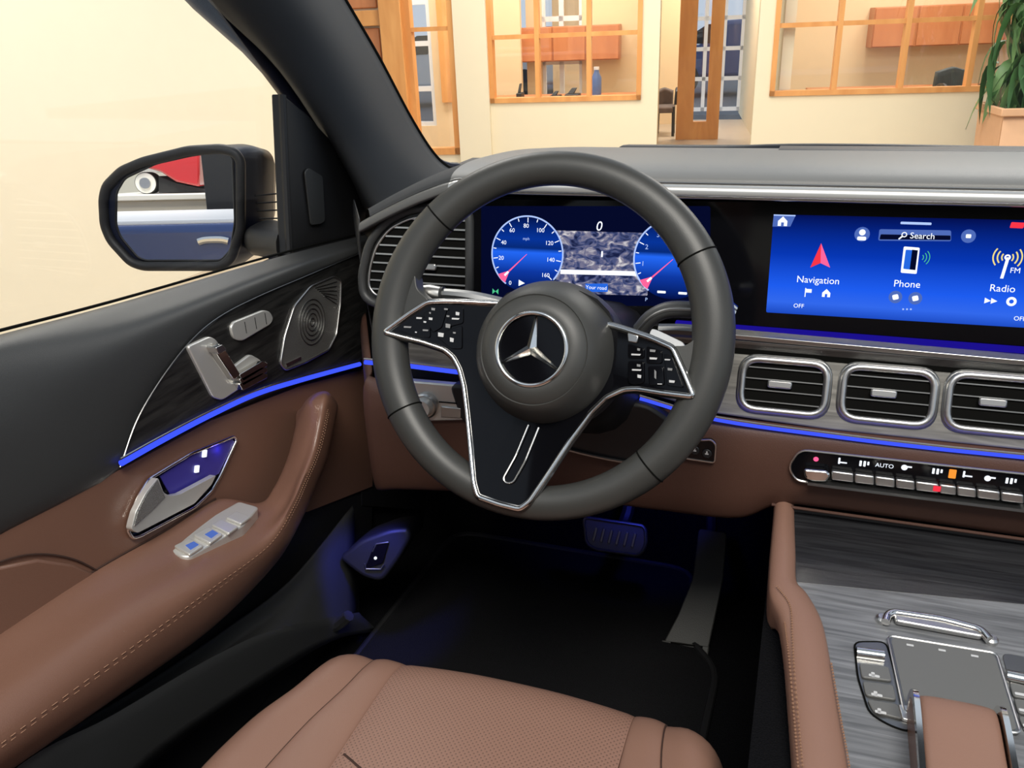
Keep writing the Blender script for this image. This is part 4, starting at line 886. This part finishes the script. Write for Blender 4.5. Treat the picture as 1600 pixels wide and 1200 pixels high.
for k, s in enumerate(ST):
    pts = [on_x(*q) for q in s]; e = pts[-1]; a = pts[0]
    d = .035 if k < 6 else (.016 if k < 10 else .006)
    pts.append(V((e.x-.025, e.y, e.z-d*.6))); pts.append(V((a.x-.004, a.y+(0 if k < 6 else .004), a.z-d)))
    secs.append(pts)
secs = [[ext([p, q])[0] for p, q in zip(secs[0], secs[1])]]+secs
lab(add('armrest', surf(secs, 36, 90, True, True), 'brown_leather', door, 60), 'brown leather armrest with pull handle')
dashes([q[3]*.93+q[4]*.07+V((.0016, 0, 0)) for q in secs[1:12]], 130, .55, .0005, 'thread', door)
dashes([q[3]*.80+q[4]*.20+V((.0016, 0, -.0005)) for q in secs[1:12]], 130, .55, .0005, 'thread', door)
add('armrest_crease', tube(cr([q[0]+V((.002, 0, .0008)) for q in secs[0:7]], 40), .0016, 6), 'seam_brown', door)
# inner door handle
ho = [(199, 828), (206, 841), (217, 839), (304, 793), (330, 768), (345, 742), (370, 687), (365, 682), (298, 709), (232, 749), (215, 778), (200, 816)]
hr_ = rpoly([dx(*p, -.4505) for p in ho], .006, 3)
dh = lab(add('handle_bezel', tube(hr_, .0022, 8, True), 'chrome', door, 60), 'silver framed inner door handle')
add('recess', prism(rpoly([dx(*p, -.4527) for p in ho], .006, 3), (-.004, 0, 0)), 'piano', dh)
MATS['blue_lit_cup'] = mat('blue_lit_cup', (.05, .04, .30), .4)  # blue glow inside the handle recess put into the base colour
add('cup', prism([dx(*p, -.4515) for p in ((250, 744), (300, 712), (363, 686), (366, 690), (342, 740), (268, 776))], (-.001, 0, 0)), 'blue_lit_cup', dh)
lev = [(205, 827), (212, 800), (228, 770), (247, 746), (256, 770), (266, 775), (282, 772), (338, 742), (331, 757), (304, 787), (215, 833)]
add('lever', prism(rpoly([dx(*p, -.440) for p in lev], .003, 3), (-.008, 0, 0)), 'bright_silver', dh, 35, .002)
add('lever_back', prism([dx(*p, -.4385) for p in ((210, 822), (216, 800), (230, 772), (246, 750), (258, 776), (240, 795))], (-.001, 0, 0)), 'grille', dh)
add('lock_button', prism(rpoly([dx(*p, -.449) for p in ((318, 704), (324, 703), (323, 714), (317, 715))], .001), (-.002, 0, 0)), 'ui_white', dh)
add('lock_button', prism(rpoly([dx(*p, -.449) for p in ((306, 728), (312, 727), (311, 738), (305, 739))], .001), (-.002, 0, 0)), 'ui_white', dh)
plight('handle_lamp', dx(345, 703, -.447), .003, (.10, .08, 1), .006)
# window switches on the armrest
SP = Fr(on_x(330, 832, -.42), on_x(404, 795, -.41)-on_x(298, 874, -.41), (-1, 0, .10)); SP.n = SP.x.cross(SP.y).normalized()
sp_ = rpoly(SP.uvs([(252, 856), (373, 787), (404, 796), (380, 825), (298, 874), (284, 874)]), .005)
spn = lab(add('window_switch_panel', plate(SP, sp_, -.02, .004), 'bright_silver', door, 35, .002), 'silver window switch panel')
for q in ([(272, 850), (296, 838), (318, 850), (296, 864)], [(302, 833), (326, 820), (348, 832), (328, 846)], [(330, 817), (345, 809), (372, 820), (357, 831)], [(352, 806), (368, 796), (392, 804), (376, 816)]):
    s = add('window_switch', plate(SP, rpoly(SP.uvs(q, .01), .002), .004, .008), 'bright_silver', spn, 35, .002)
for q in ([(290, 852), (303, 846), (311, 851), (298, 859)], [(320, 835), (332, 828), (341, 833), (330, 841)]):
    add('switch_lens', plate(SP, SP.uvs(q, .0085), .0082, .0086), 'ui_mid', spn, 0)
# seat adjuster, memory keys, tweeter on the inlay
IF = Fr((-.4485, 0, 1), (0, 1, 0), (0, 0, 1))
sa = lab(add('seat_adjuster', plate(IF, rpoly(IF.uvs([(289, 541), (324, 525), (334, 530), (360, 574), (388, 553), (404, 562), (409, 575), (402, 587), (344, 625), (330, 621)]), .006), -.002, .004), 'bright_silver', door, 35, .0015), 'silver seat adjuster plate')
add('backrest_key', plate(IF, rpoly(IF.uvs([(318, 540), (330, 535), (340, 548), (362, 584), (352, 592), (330, 560)]), .004), .004, .014), 'chrome', sa, 35, .003)
add('headrest_key', plate(IF, rpoly(IF.uvs([(317, 541), (328, 536), (335, 545), (322, 552)]), .003), .004, .019), 'satin', sa, 35, .002)
for d in (0, 9, 18):
    add('cushion_key', plate(IF, rpoly(IF.uvs([(360, 584+d*.8), (396, 563+d), (405, 566+d), (404, 571+d), (366, 594+d*.8)]), .002), .004, .014), 'chrome', sa, 35, .002)
mk = lab(add('memory_keys', plate(IF, rpoly(IF.uvs([(358, 512), (362, 503), (410, 484), (420, 487), (425, 498), (420, 507), (376, 533), (362, 529)]), .008), -.002, .003), 'bright_silver', door, 35, .0015), 'silver memory key plate')
for d in (0, 1, 2):
    a = IF.uv(374+d*16, 515-d*7); add('key_groove', plate(IF, rrect(a[0]+.009, a[1], .0008, .016, .0002), .003, .0034), 'seam', mk, 0)
to = IF.uvs([(531, 438), (520, 432), (483, 448), (458, 478), (443, 525), (436, 568), (444, 578), (475, 566), (512, 546), (524, 522), (530, 475)])
tt = lab(add('speaker_grille', plate(IF, rpoly(to, .006), -.004, .002), 'grille', door, 35, .001), 'silver perforated speaker grille')
add('grille_rim', tube([IF.P(u, v, .002) for u, v in rpoly(to, .006)], .0016, 6, True), 'satin', tt, 60)
tc_ = IF.uv(486, 503)
for r in (.034, .027, .020, .013, .006):
    add('grille_ring', tube([IF.P(tc_[0]+r*math.cos(a*math.pi/16), tc_[1]+r*math.sin(a*math.pi/16), .0022) for a in range(32)], .0010, 6, True), 'satin_dark', tt)
for k in range(6): add('grille_rib', tube(IF.pts([(492+k*3, 450+k*2.5), (526, 440+k*7)], .0024), .0007, 5), 'satin_dark', tt)
add('grille_badge', plate(IF, IF.uvs([(444, 568), (468, 557), (468, 562), (446, 573)]), .002, .003), 'chrome', tt, 0)
# lower door: pocket
lo_ = []
for (a, b, c) in (((-200, 1330), (-200, 1420), (-200, 1500)), ((60, 1165), (40, 1205), (150, 1290)), ((200, 1085), (180, 1125), (250, 1180)), ((350, 985), (340, 1030), (420, 1060)), ((455, 905), (440, 985), (520, 1000)), ((550, 790), (560, 958), (590, 985))):
    lo_.append([on_x(*a, -.44), on_x(*a, -.43)+V((0, 0, -.03)), on_x(*b, -.405), on_x(*b, -.395), on_x(*c, -.40)])
add('door_pocket', surf(lo_, 20, 30), 'black_leather', door, 60, 0, 2, 0, .004)
add('inner_shell', prism([V((-.458, y, z)) for y, z in ((-.6, 1.10), (-.6, .5), (.2, .48), (.36, .56), (.42, .80), (.40, 1.02))], (-.10, 0, 0)), 'black_plastic', door)
add('outer_skin', prism([V((-.60, y, z)) for y, z in ((-.61, 1.05), (-.61, .45), (.5, .45), (.62, .80), (.55, 1.04))], (-.045, 0, 0)), 'body_blue', door, 35, .012)
# side glass, sail panel
wg = [(-300, 600), (0, 525), (440, 402), (440, 148), (330, 0), (140, -255), (-300, -260)]
add('window_glass', prism([on_x(*p, -.545) for p in wg], (-.004, 0, 0)), 'glass', door, 0)
sail = [(441, 146), (452, 400), (520, 384), (600, 362), (600, 330), (560, 285), (520, 222), (480, 178)]
sl2 = lab(add('sail_panel', prism([on_x(*p, -.525) for p in sail], (-.02, 0, 0)), 'black_plastic', door, 35, .003), 'black triangular mirror trim')
tg = [on_x(*p, -.5235) for p in ((474, 268), (480, 262), (502, 275), (506, 345), (500, 350), (484, 352))]
add('tweeter_cover', prism(rpoly(tg, .006), (.003, 0, 0)), 'black_leather', sl2, 35, .001)
add('frame_bar', tube([on_x(*p, -.528) for p in ((452, 398), (446, 270), (441, 148))], .006, 8), 'black_plastic', door)

# ================================================================== SIDE MIRROR
MR = Fr(on_y(285, 325, .40), (.977, .21, 0), (.0, .075, 1)); 
MR.y = (MR.y-MR.x*MR.y.dot(MR.x)).normalized(); MR.n = MR.x.cross(MR.y).normalized()
sm = thing('side_mirror', 'dark blue door mirror with black rim outside the driver window', 'mirror', MR.P(0, -.09, 0))
ho_ = [(159, 311), (164, 290), (189, 265), (224, 250), (297, 232), (350, 229), (371, 234), (381, 248), (381, 360), (367, 405), (350, 419), (224, 419), (203, 412), (171, 377), (161, 353)]
hi_ = [(183, 300), (196, 278), (245, 255), (298, 243), (353, 235), (364, 246), (368, 346), (361, 391), (346, 407), (228, 407), (216, 402), (189, 370), (182, 350)]
O = [V((*p, 0)) for p in rpoly(MR.uvs(ho_), .01, 3)]; I = rpoly(MR.uvs(hi_), .008, 3)
cc = (sum(p.x for p in O)/len(O), sum(p.y for p in O)/len(O))
def ringp(k, w_, sx=0, sy=0): return [MR.P(cc[0]+(p.x-cc[0])*k+sx, cc[1]+(p.y-cc[1])*k+sy, w_) for p in O]
add('rim', tube([MR.P(p.x, p.y, .002) for p in [V((cc[0]+(q.x-cc[0])*.965, cc[1]+(q.y-cc[1])*.965, 0)) for q in O]], .0085, 10, True), 'black_plastic', sm, 60)
add('housing', gridm([ringp(1.0, 0), ringp(1.02, -.02, .002), ringp(1.02, -.05, .01), ringp(.93, -.09, .025), ringp(.74, -.125, .04), ringp(.4, -.145, .05)], True, True), 'navy_paint', sm, 60)
lab(add('mirror_glass', plate(MR, I, -.001, .0015), 'mirror', sm, 0), 'reflecting mirror glass')
add('glass_bezel', tube([MR.P(u, v, .001) for u, v in I], .0022, 6, True), 'black_plastic', sm, 60)
A = on_y(392, 372, .47); B = on_x(458, 385, -.545)
add('arm', surf([[V((p.x, p.y+a*k, p.z+b*k)) for a, b in ((-.035, .026), (.035, .028), (.035, -.016), (-.035, -.016))] for p, k in ((A, .6), (A*.7+B*.3, 1), ((A+B)/2, 1.0), (B, 1.05))], 16, 14, True, True), 'black_plastic', sm, 50)
for k in range(4):
    a = on_y(398, 306+k*12, .455); b = on_y(440, 302+k*13, .50); add('housing_line', tube([a, b], .0014, 5), 'black_plastic', sm)

# ================================================================== CENTRE CONSOLE
t5 = R_(5)
CFm = Fr((.34, -.05, .85), (1, 0, 0), (0, math.cos(t5), math.sin(t5)))
con = thing('center_console', 'centre console with grey wood top, touchpad and brown leather edge', 'console', (.38, -.1, .44))
fe = [CFm.uv(1243, 909), CFm.uv(1600, 944)]
fe2 = (.24, fe[1][1]+(fe[1][1]-fe[0][1])*.35)
lab(add('wood_top', plate(CFm, [(-.10, fe[0][1]), fe[0], fe[1], fe2, (.24, -.45), (-.06, -.45), (-.08, -.06)], -.02, 0), 'console_wood', con, 35, .001), 'grey open-pore wood console top')
lab(add('storage_lid', plate(CFm, [(-.108, fe[0][1]+.001), (fe[0][0], fe[0][1]+.001), (fe[1][0], fe[1][1]+.001), (fe2[0], fe2[1]+.001), (.24, .25), (-.108, .25)], -.02, -.0015), 'shaded_console_wood', con, 35, .001), 'console wood storage lid with the shade under the dash painted in')
add('side_body', box(.232, .60, -.6, .14, .44, .825), 'dark_carpet', con)
rl = [((1214, 770), (1240, 775)), ((1212, 800), (1240, 800)), ((1207, 860), (1242, 862)), ((1205, 905), (1244, 908)), ((1208, 928), (1262, 930)), ((1222, 962), (1284, 972)), ((1232, 1020), (1298, 1040)), ((1240, 1110), (1312, 1120)), ((1247, 1200), (1325, 1200)), ((1255, 1330), (1340, 1330))]
rs = []
for i, (a, b) in enumerate(rl):
    l, r = CFm.px(*a, .012), CFm.px(*b, .006); n = CFm.n
    dd = (r-l); th = .045 if i < 5 else .022
    rs.append([l-n*th-dd*.02, l-n*.012-dd*.06, l+dd*.05, l*.5+r*.5+n*.006, r-dd*.05+n*.001, r-n*.012])
lab(add('leather_rail', surf(rs, 30, 60), 'seat_leather', con, 60, 0, 2, 0, .002), 'brown leather console rail')
lab(add('leather_rail', surf([[V((.79-p.x, p.y, p.z)) for p in r] for r in rs], 30, 60), 'seat_leather', con, 60, 0, 2, 0, .002), 'brown leather console rail on the passenger side')
st1 = [CFm.px(*p, .0175) for p in ((1214, 916), (1234, 945), (1238, 990), (1241, 1046), (1248, 1130), (1254, 1196), (1262, 1290))]
dashes(st1, 70, .5, .0008, 'thread', con)
dashes([CFm.px(*p, .013) for p in ((1226, 972), (1232, 1020), (1240, 1110), (1247, 1196), (1254, 1290))], 60, .5, .0008, 'thread', con)
dashes([CFm.px(*p, .012) for p in ((1299, 1036), (1313, 1118), (1327, 1196), (1338, 1290))], 50, .5, .0008, 'thread', con)
add('rail_light', tube([CFm.px(*p, -.012) for p in ((1212, 944), (1222, 972))], .005, 6), 'blue_deep', con)
add('side_edge', tube(cr([on_z(*p, .78) for p in ((1200, 985), (1203, 1080), (1208, 1210))], 12), .006, 8), 'shaded_brown_leather', con)
add('open_tray', box(.232, .29, -.5, -.02, .79, .80), 'black_plastic', con)
# touchpad island
tpo = rpoly(CFm.uvs([(1386, 998), (1556, 1026), (1594, 1152), (1412, 1120)]), .006)
tp = lab(add('touchpad', plate(CFm, tpo, -.004, .004), 'satin_dark', con, 35, .0012), 'grey touchpad with silver edge')
MATS['pad'] = mat('pad', (.13, .13, .125), .4)
c0 = CFm.uv(1485, 1075)
add('pad_surface', plate(CFm, [(c0[0]+(u-c0[0])*.95, c0[1]+(v-c0[1])*.95) for u, v in tpo], .004, .0046), 'pad', tp)
add('pad_edge', tube([CFm.P(u, v, .004) for u, v in tpo], .0011, 6, True), 'satin', tp)
for q in ((1422, 1008), (1472, 1016), (1523, 1025)):
    a = CFm.uv(*q, .0048); add('icon', flat(CFm, [rrect(a[0], a[1], .006, .0025, .0005)], .0049), 'white_mark', tp, 0)
# silver front bar
bo_ = [CFm.px(*p, .006) for p in ((1384, 972), (1386, 962), (1395, 957), (1470, 968), (1532, 984), (1546, 1000))]
fb = lab(add('front_bar', tube(rpoly(bo_, .008, 3, False), .0042, 8), 'chrome', con, 60), 'silver bar in front of the touchpad')
add('bar_plate', plate(CFm, rpoly(CFm.uvs([(1394, 964), (1535, 990), (1533, 1003), (1398, 978)]), .003), .001, .007), 'satin', fb, 35, .002)
for q in ((1378, 970), (1548, 1003)):
    a = CFm.uv(*q); add('bar_foot', lathe(CFm, *a, [(.006, 0), (.006, .004), (.004, .006)], 16), 'satin', fb)
# button column left of the pad
po = rpoly(CFm.uvs([(1334, 1004), (1384, 1004), (1400, 1060), (1416, 1118), (1424, 1146), (1392, 1136), (1358, 1116), (1340, 1060)]), .008)
bc = lab(add('button_column', plate(CFm, po, -.004, .0012), 'satin_dark', con, 35, .0008), 'grey button column beside the touchpad')
add('column_edge', tube([CFm.P(u, v, .001) for u, v in po], .0009, 5, True), 'seam', bc)
rlr = [CFm.px(1338, 1019, .003), CFm.px(1381, 1025, .003)]
add('volume_roller', tube(rlr, .0055, 14), 'chrome', bc)
for q, ic in (([(1342, 1040), (1388, 1046), (1393, 1068), (1346, 1062)], (1366, 1056)), ([(1347, 1068), (1395, 1074), (1400, 1098), (1352, 1090)], (1370, 1086)), ([(1354, 1096), (1402, 1104), (1410, 1128), (1364, 1116)], (1376, 1113))):
    b = add('button', plate(CFm, rpoly(CFm.uvs(q), .003), .001, .0035), 'pad', bc, 35, .0008)
    a = CFm.uv(*ic, .0036); add('icon', flat(CFm, [rrect(a[0], a[1], .009, .003, .001), rrect(a[0]-.001, a[1]+.001, .003, .006, .001)], .0038), 'white_mark', b, 0)
add('corner_key', plate(CFm, rpoly(CFm.uvs([(1402, 1105), (1428, 1108), (1428, 1134), (1408, 1128)]), .002), .001, .0045), 'satin', bc, 35, .001)
# right-hand column
po = rpoly(CFm.uvs([(1564, 1020), (1640, 1036), (1665, 1140), (1600, 1150)]), .008)
rc = lab(add('button_column', plate(CFm, po, -.004, .0012), 'satin_dark', con, 35, .0008), 'grey button column on the passenger side of the touchpad')
add('drive_roller', tube([CFm.px(1572, 1056, .003), CFm.px(1640, 1070, .003)], .006, 14), 'chrome', rc)
for q in ([(1576, 1070), (1645, 1084), (1650, 1104), (1582, 1092)], [(1583, 1095), (1651, 1107), (1656, 1130), (1590, 1118)], [(1590, 1122), (1657, 1133), (1662, 1152), (1597, 1140)]):
    b = add('button', plate(CFm, rpoly(CFm.uvs(q), .003), .001, .0035), 'pad', rc, 35, .0008)
    a = CFm.uv((q[0][0]+q[2][0])/2-18, (q[0][1]+q[2][1])/2-2, .0036); add('icon', flat(CFm, [rrect(a[0], a[1], .009, .003, .001)], .0038), 'white_mark', b, 0)
# leather wrist rest
H = .034
wa = [CFm.uv(1437, 1090, H), CFm.uv(1560, 1108, H)]; wb_ = [CFm.uv(1452, 1200, H), CFm.uv(1593, 1200, H)]
l0, r0_, l1, r1 = wa[0][0], wa[1][0], wb_[0][0], wb_[1][0]; vtop = (wa[0][1]+wa[1][1])/2; 
ws_ = []
for v, h in ((vtop+.012, .004), (vtop+.011, H*.55), (vtop+.004, H*.92), (vtop-.012, H*1.04), (vtop-.04, H), (vtop-.10, H*.85), (vtop-.16, H*.5)):
    ws_.append([CFm.P(l0, v, .0), CFm.P(l0, v, h*.7), CFm.P(l0+.004, v, h*.98), CFm.P((l0+r0_)/2, v, h*1.03), CFm.P(r0_-.004, v, h*.98), CFm.P(r0_, v, h*.7), CFm.P(r0_, v, 0)])
wr = lab(add('wrist_rest', surf(ws_, 24, 24), 'seat_leather', con, 60), 'brown leather wrist rest with silver sides')
for x, d in ((l0, -.003), (r0_, .003)):
    pr = [CFm.P(x+d, v, h) for v, h in ((vtop+.012, .002), (vtop+.011, H*.6), (vtop+.002, H*.95), (vtop-.015, H*1.02), (vtop-.05, H*.95), (vtop-.12, H*.72))]
    add('side_trim', tube(cr(pr, 20), 1, prof=rect_prof(.0022, .0035), up=(1, 0, 0)), 'chrome', wr, 50)
    pg = [CFm.P(x+d*.8, v, h) for v, h in ((vtop+.012, 0), (vtop+.011, H*.6), (vtop+.002, H*.95), (vtop-.015, H*1.0), (vtop-.05, H*.93), (vtop-.16, H*.5), (vtop-.16, 0))]
    add('side_cheek', prism(pg, CFm.x*(d*.8)), 'brown_leather', wr)

# ================================================================== DRIVER SEAT (cushion)
seat = thing('driver_seat', 'brown leather driver seat cushion with perforated centre panel', 'seat', (-.02, -.3, .44))
XC = -.012
# columns across (x offset, height), rows from nose to back
colx = [-.285, -.268, -.235, -.19, -.150]
def zt(y): # top line of the cushion
    t = max(0, min(1, (-.10-y)/.12)); return .752-.010*t*t-.03*max(0, -.35-y)
def rowp(y, z, sl):   # sl: how far the row is squeezed at the nose
    P = []
    for o_, dz_ in ((-.268, -.12), (-.266, -.05), (-.252, -.006), (-.222, .012), (-.18, .006), (-.145, -.004)):
        P.append((XC+o_*sl, y, z+dz_))
    return P
def cush(name, xs_, mt, bump=0.0, label=None):
    """xs_: list of (x, dz) across; builds nose -> back"""
    rows = []
    for y, z in ((-.145, .55), (-.105, .59), (-.092, .65), (-.097, .704), (-.113, .733), (-.138, .745), (-.18, .748), (-.25, .748), (-.35, .745), (-.5, .73), (-.62, .72)):
        r = []
        for x, dz_ in xs_:
            k = abs(x-XC)/.26
            yy = y-.042*k**3*max(0, 1-max(0, (-.15-y))/.15) if y > -.3 else y
            e_ = abs(x-XC)-.128
            if e_ > 0:
                kf = max(0, min(1, (y+.32)/.2)); kf = kf*kf*(3-2*kf); wd = .140+(.102-.140)*kf
                x = XC+math.copysign(.128+wd*(e_/.122)**(.6+.2*kf), x-XC)
            r.append(V((x, yy, z+dz_*min(1, max(.15, (z-.58)/.16)))))
        rows.append(r)
    o = add(name, surf(rows, 18, 60), mt, seat, 60)
    if label: lab(o, label)
    return rows
W_ = XC
rw = cush('bolster', [(W_-.243, -.17), (W_-.250, -.09), (W_-.243, -.025), (W_-.222, .008), (W_-.190, .016), (W_-.159, .006)], 'seat_leather', label='smooth brown leather bolster')
rw1 = cush('side_panel', [(W_-.159, .006), (W_-.157, .009), (W_-.144, .010), (W_-.130, .006), (W_-.128, .0)], 'seat_leather')
rw2 = cush('centre_panel', [(W_-.128, .0), (W_-.124, .006), (W_-.06, .009), (W_, .010), (W_+.06, .009), (W_+.124, .006), (W_+.128, .0)], 'seat_perforated', label='perforated brown leather centre')
rw3 = cush('side_panel', [(W_+.128, .0), (W_+.130, .006), (W_+.144, .010), (W_+.157, .009), (W_+.159, .006)], 'seat_leather')
rw4 = cush('bolster', [(W_+.159, .006), (W_+.190, .016), (W_+.222, .008), (W_+.243, -.025), (W_+.250, -.09), (W_+.243, -.17)], 'seat_leather', label='smooth brown leather bolster')
for rr, k in ((rw1, 0), (rw2, 0), (rw2, -1), (rw4, 0)):
    add('seat_seam', tube(cr([r[k]+V((0, .0, .0008)) for r in rr[1:]], 40), .0013, 6), 'seam_brown', seat)
add('cross_seam', tube(cr([V((W_+x, y, z)) for x, y, z in ((-.124, -.262, .7535), (-.07, -.285, .7567), (0, -.295, .7575), (.07, -.285, .7567), (.124, -.262, .7535))], 20), .0014, 6), 'seam_brown', seat)
add('seat_base', prism([V((W_-.24, -.14, .46)), V((W_+.24, -.14, .46)), V((W_+.24, -.62, .46)), V((W_-.24, -.62, .46))], (0, 0, .14)), 'black_plastic', seat, 35, .02)
bk_ = []
for z, y, wd in ((.70, -.60, .20), (.78, -.63, .225), (.95, -.68, .24), (1.12, -.75, .235), (1.24, -.80, .20), (1.29, -.84, .13)):
    bk_.append([V((W_-wd, y-.06, z)), V((W_-wd*.92, y+.035, z)), V((W_-wd*.6, y, z)), V((W_, y-.01, z)), V((W_+wd*.6, y, z)), V((W_+wd*.92, y+.035, z)), V((W_+wd, y-.06, z)), V((W_+wd*.8, y-.12, z)), V((W_-wd*.8, y-.12, z))])
add('backrest', surf(bk_, 32, 20, True, True), 'seat_leather', seat, 60)
add('headrest', surf([[V((W_+.12*math.cos(a*math.pi/6)*k, -.88+.05*math.sin(a*math.pi/6), z)) for a in range(12)] for z, k in ((1.30, .7), (1.34, 1), (1.44, 1), (1.48, .7))], 24, 10, True, True), 'seat_leather', seat, 60)
add('seat_rail', box(W_-.2, W_-.16, -.6, -.05, .44, .47), 'steel', seat)
add('seat_rail', box(W_+.16, W_+.2, -.6, -.05, .44, .47), 'steel', seat)

# ================================================================== PEDALS
bk = thing('brake_pedal', 'wide rubber brake pedal with metal frame', 'pedal', (0, .45, .5))
BP = Fr((-.03, .43, .58), (1, 0, 0), (0, .55, 1))
bpo = rpoly(BP.uvs([(912, 808), (1008, 822), (1010, 850), (1000, 868), (930, 858), (916, 848)]), .010)
add('pedal_pad', plate(BP, bpo, -.010, 0), 'pedal_rubber', bk, 35, .003)
add('pedal_frame', tube([BP.P(u, v, .0) for u, v in bpo], .003, 6, True), 'pedal_metal', bk, 60)
cb = BP.uv(960, 838)
for i in range(6):
    a = cb[0]-.034+i*.0135
    add('pad_rib', plate(BP, [(a-.0035, cb[1]-.012), (a+.001, cb[1]-.014), (a+.0045, cb[1]+.010), (a, cb[1]+.012)], 0, .003), 'pedal_metal', bk, 35, .001)
add('pedal_arm', tube(cr([BP.P(cb[0], cb[1], -.01), BP.P(cb[0]+.01, cb[1]+.06, -.06), V((0, .58, .86))], 8), .011, 8), 'black_plastic', bk)
ak = thing('accelerator_pedal', 'long slim dark accelerator pedal hinged at the floor', 'pedal', (.11, .36, .46))
AP = Fr(on_y(1072, 1012, .34), (1, .0, .0), (0, .62, .78))
apo = rpoly(AP.uvs([(1036, 1006), (1106, 1016), (1130, 905), (1136, 832), (1092, 826), (1082, 905), (1060, 960)]), .006)
MATS['accel'] = mat('accel', (.075, .075, .07), .55, bump=(600, .3, .001))
add('pedal_pad', plate(AP, apo, -.012, 0), 'accel', ak, 35, .003)
add('hinge_foot', plate(AP, rpoly(AP.uvs([(1034, 1000), (1108, 1010), (1106, 1026), (1030, 1016)]), .003), -.02, .003), 'accel', ak, 35, .002)
add('pad_groove', tube(AP.pts([(1048, 1004), (1098, 1011)], .0035), .0014, 6), 'seam', ak)
add('pedal_arm', tube([AP.px(1112, 850, -.012), AP.px(1112, 800, -.06)], .009, 8), 'black_plastic', ak)

# ================================================================== SEEN IN THE WING MIRROR
def in_mirror(px, py, y):
    p = MR.px(px, py); d = (p-CC).normalized(); r = d-MR.n*(2*d.dot(MR.n)); return p+r*((y-p.y)/r.y)
struct(add('wall_back', box(-9, 9, -11.2, -11, 0, 3.4), 'cream_light'), 'cream wall behind the car')
bcar = thing('flank_stand_in', 'made-up blue open car parked crosswise behind, stands in the mirror for the flank', 'car', (-2.6, -4.6, 0))  # made-up car, gives the mirror the blue of the own flank
zt_ = in_mirror(270, 350, -4.0).z; q = in_mirror(335, 377, -4.0)
prof_ = [(-2.2, .28), (-2.25, zt_*.7), (-2.0, zt_*.93), (-1.0, zt_), (1.2, zt_), (2.0, zt_*.95), (2.2, zt_*.7), (2.15, .28)]
add('body', prism([V((-2.6+a, -4.0, b)) for a, b in prof_], (0, -1.7, 0)), 'body_blue', bcar, 35, .06, 3)
add('belt_trim', box(-3.9, -1.3, -5.6, -4.05, zt_-.03, zt_+.025), 'white_frame', bcar, 35, .02)
add('door_handle', tube(cr([q+V((a, .012, b)) for a, b in ((-.10, 0), (-.05, .012), (.05, .012), (.10, 0))], 10), .028, 10), 'chrome', bcar)
for x in (-4.0, -1.2): add('wheel', prism([V((x+.32*math.cos(k*math.pi/12), -3.97, .32+.32*math.sin(k*math.pi/12))) for k in range(24)], (0, -.25, 0)), 'tyre_black', bcar, 35, .02)
a, b = in_mirror(318, 302, -7.0), in_mirror(186, 338, -7.0)
plt = thing('display_plinth', 'pale display plinth carrying the red classic car', 'plinth', ((a.x+b.x)/2, -7.8, 0))
add('block', box(b.x-.2, a.x+.6, -8.8, -7.0, 0, a.z-.06), 'plinth', plt, 35, .01)
add('top_slab', box(b.x-.24, a.x+.64, -8.84, -6.96, a.z-.06, a.z), 'tyre_white', plt, 35, .01)
zp = a.z
rcx = thing('classic_car', 'red classic car with white wall tyres on the display plinth', 'car', (a.x-.3, -7.8, zp))
wc = in_mirror(228, 286, -7.2); wr_ = wc.z-zp
CFm2 = Fr((wc.x, -7.2, wc.z), (-1, 0, 0), (0, 0, 1))
def disc(r, y0, y1, n=28): return prism([V((wc.x+r*math.cos(k*2*math.pi/n), y0, wc.z+r*math.sin(k*2*math.pi/n))) for k in range(n)], (0, y1-y0, 0))
for off in (V((0, 0, 0)), V((0, -1.1, 0))):
    for nm, r, y0, y1, mt in (('tyre', wr_, -7.2, -7.38, 'tyre_black'), ('white_wall', wr_*.93, -7.19, -7.22, 'tyre_white'), ('hub_cap', wr_*.5, -7.17, -7.2, 'satin')):
        vf = disc(r, y0, y1); add(nm, ([p+off for p in vf[0]], vf[1]), mt, rcx, 35)
fe_ = [in_mirror(*p, -7.15) for p in ((205, 272), (228, 262), (250, 268), (275, 284), (312, 292), (312, 240), (280, 236), (240, 245), (210, 258))]
add('body', prism(fe_, (0, -1.2, 0)), 'red_paint', rcx, 35, .02)
ub = [in_mirror(*p, -7.22) for p in ((248, 275), (275, 286), (312, 294), (330, 301), (248, 301))]
add('chassis', prism(ub, (0, -1.0, 0)), 'tyre_black', rcx)
a, b = in_mirror(313, 236, -6.0), in_mirror(372, 350, -6.0)
dcol = thing('door_pillar_stand_in', 'made-up black upright beside the plinth, stands in the mirror for the door pillar', 'column', ((a.x+b.x)/2, -6.2, 0))  # made-up upright, gives the mirror the dark strip of the door pillar
add('shaft', box(a.x, b.x+.2, -6.4, -6.0, .06, 2.6), 'dark_item', dcol, 35, .01)
add('foot', box(a.x-.04, b.x+.24, -6.44, -5.96, 0, .06), 'steel', dcol, 35, .01)
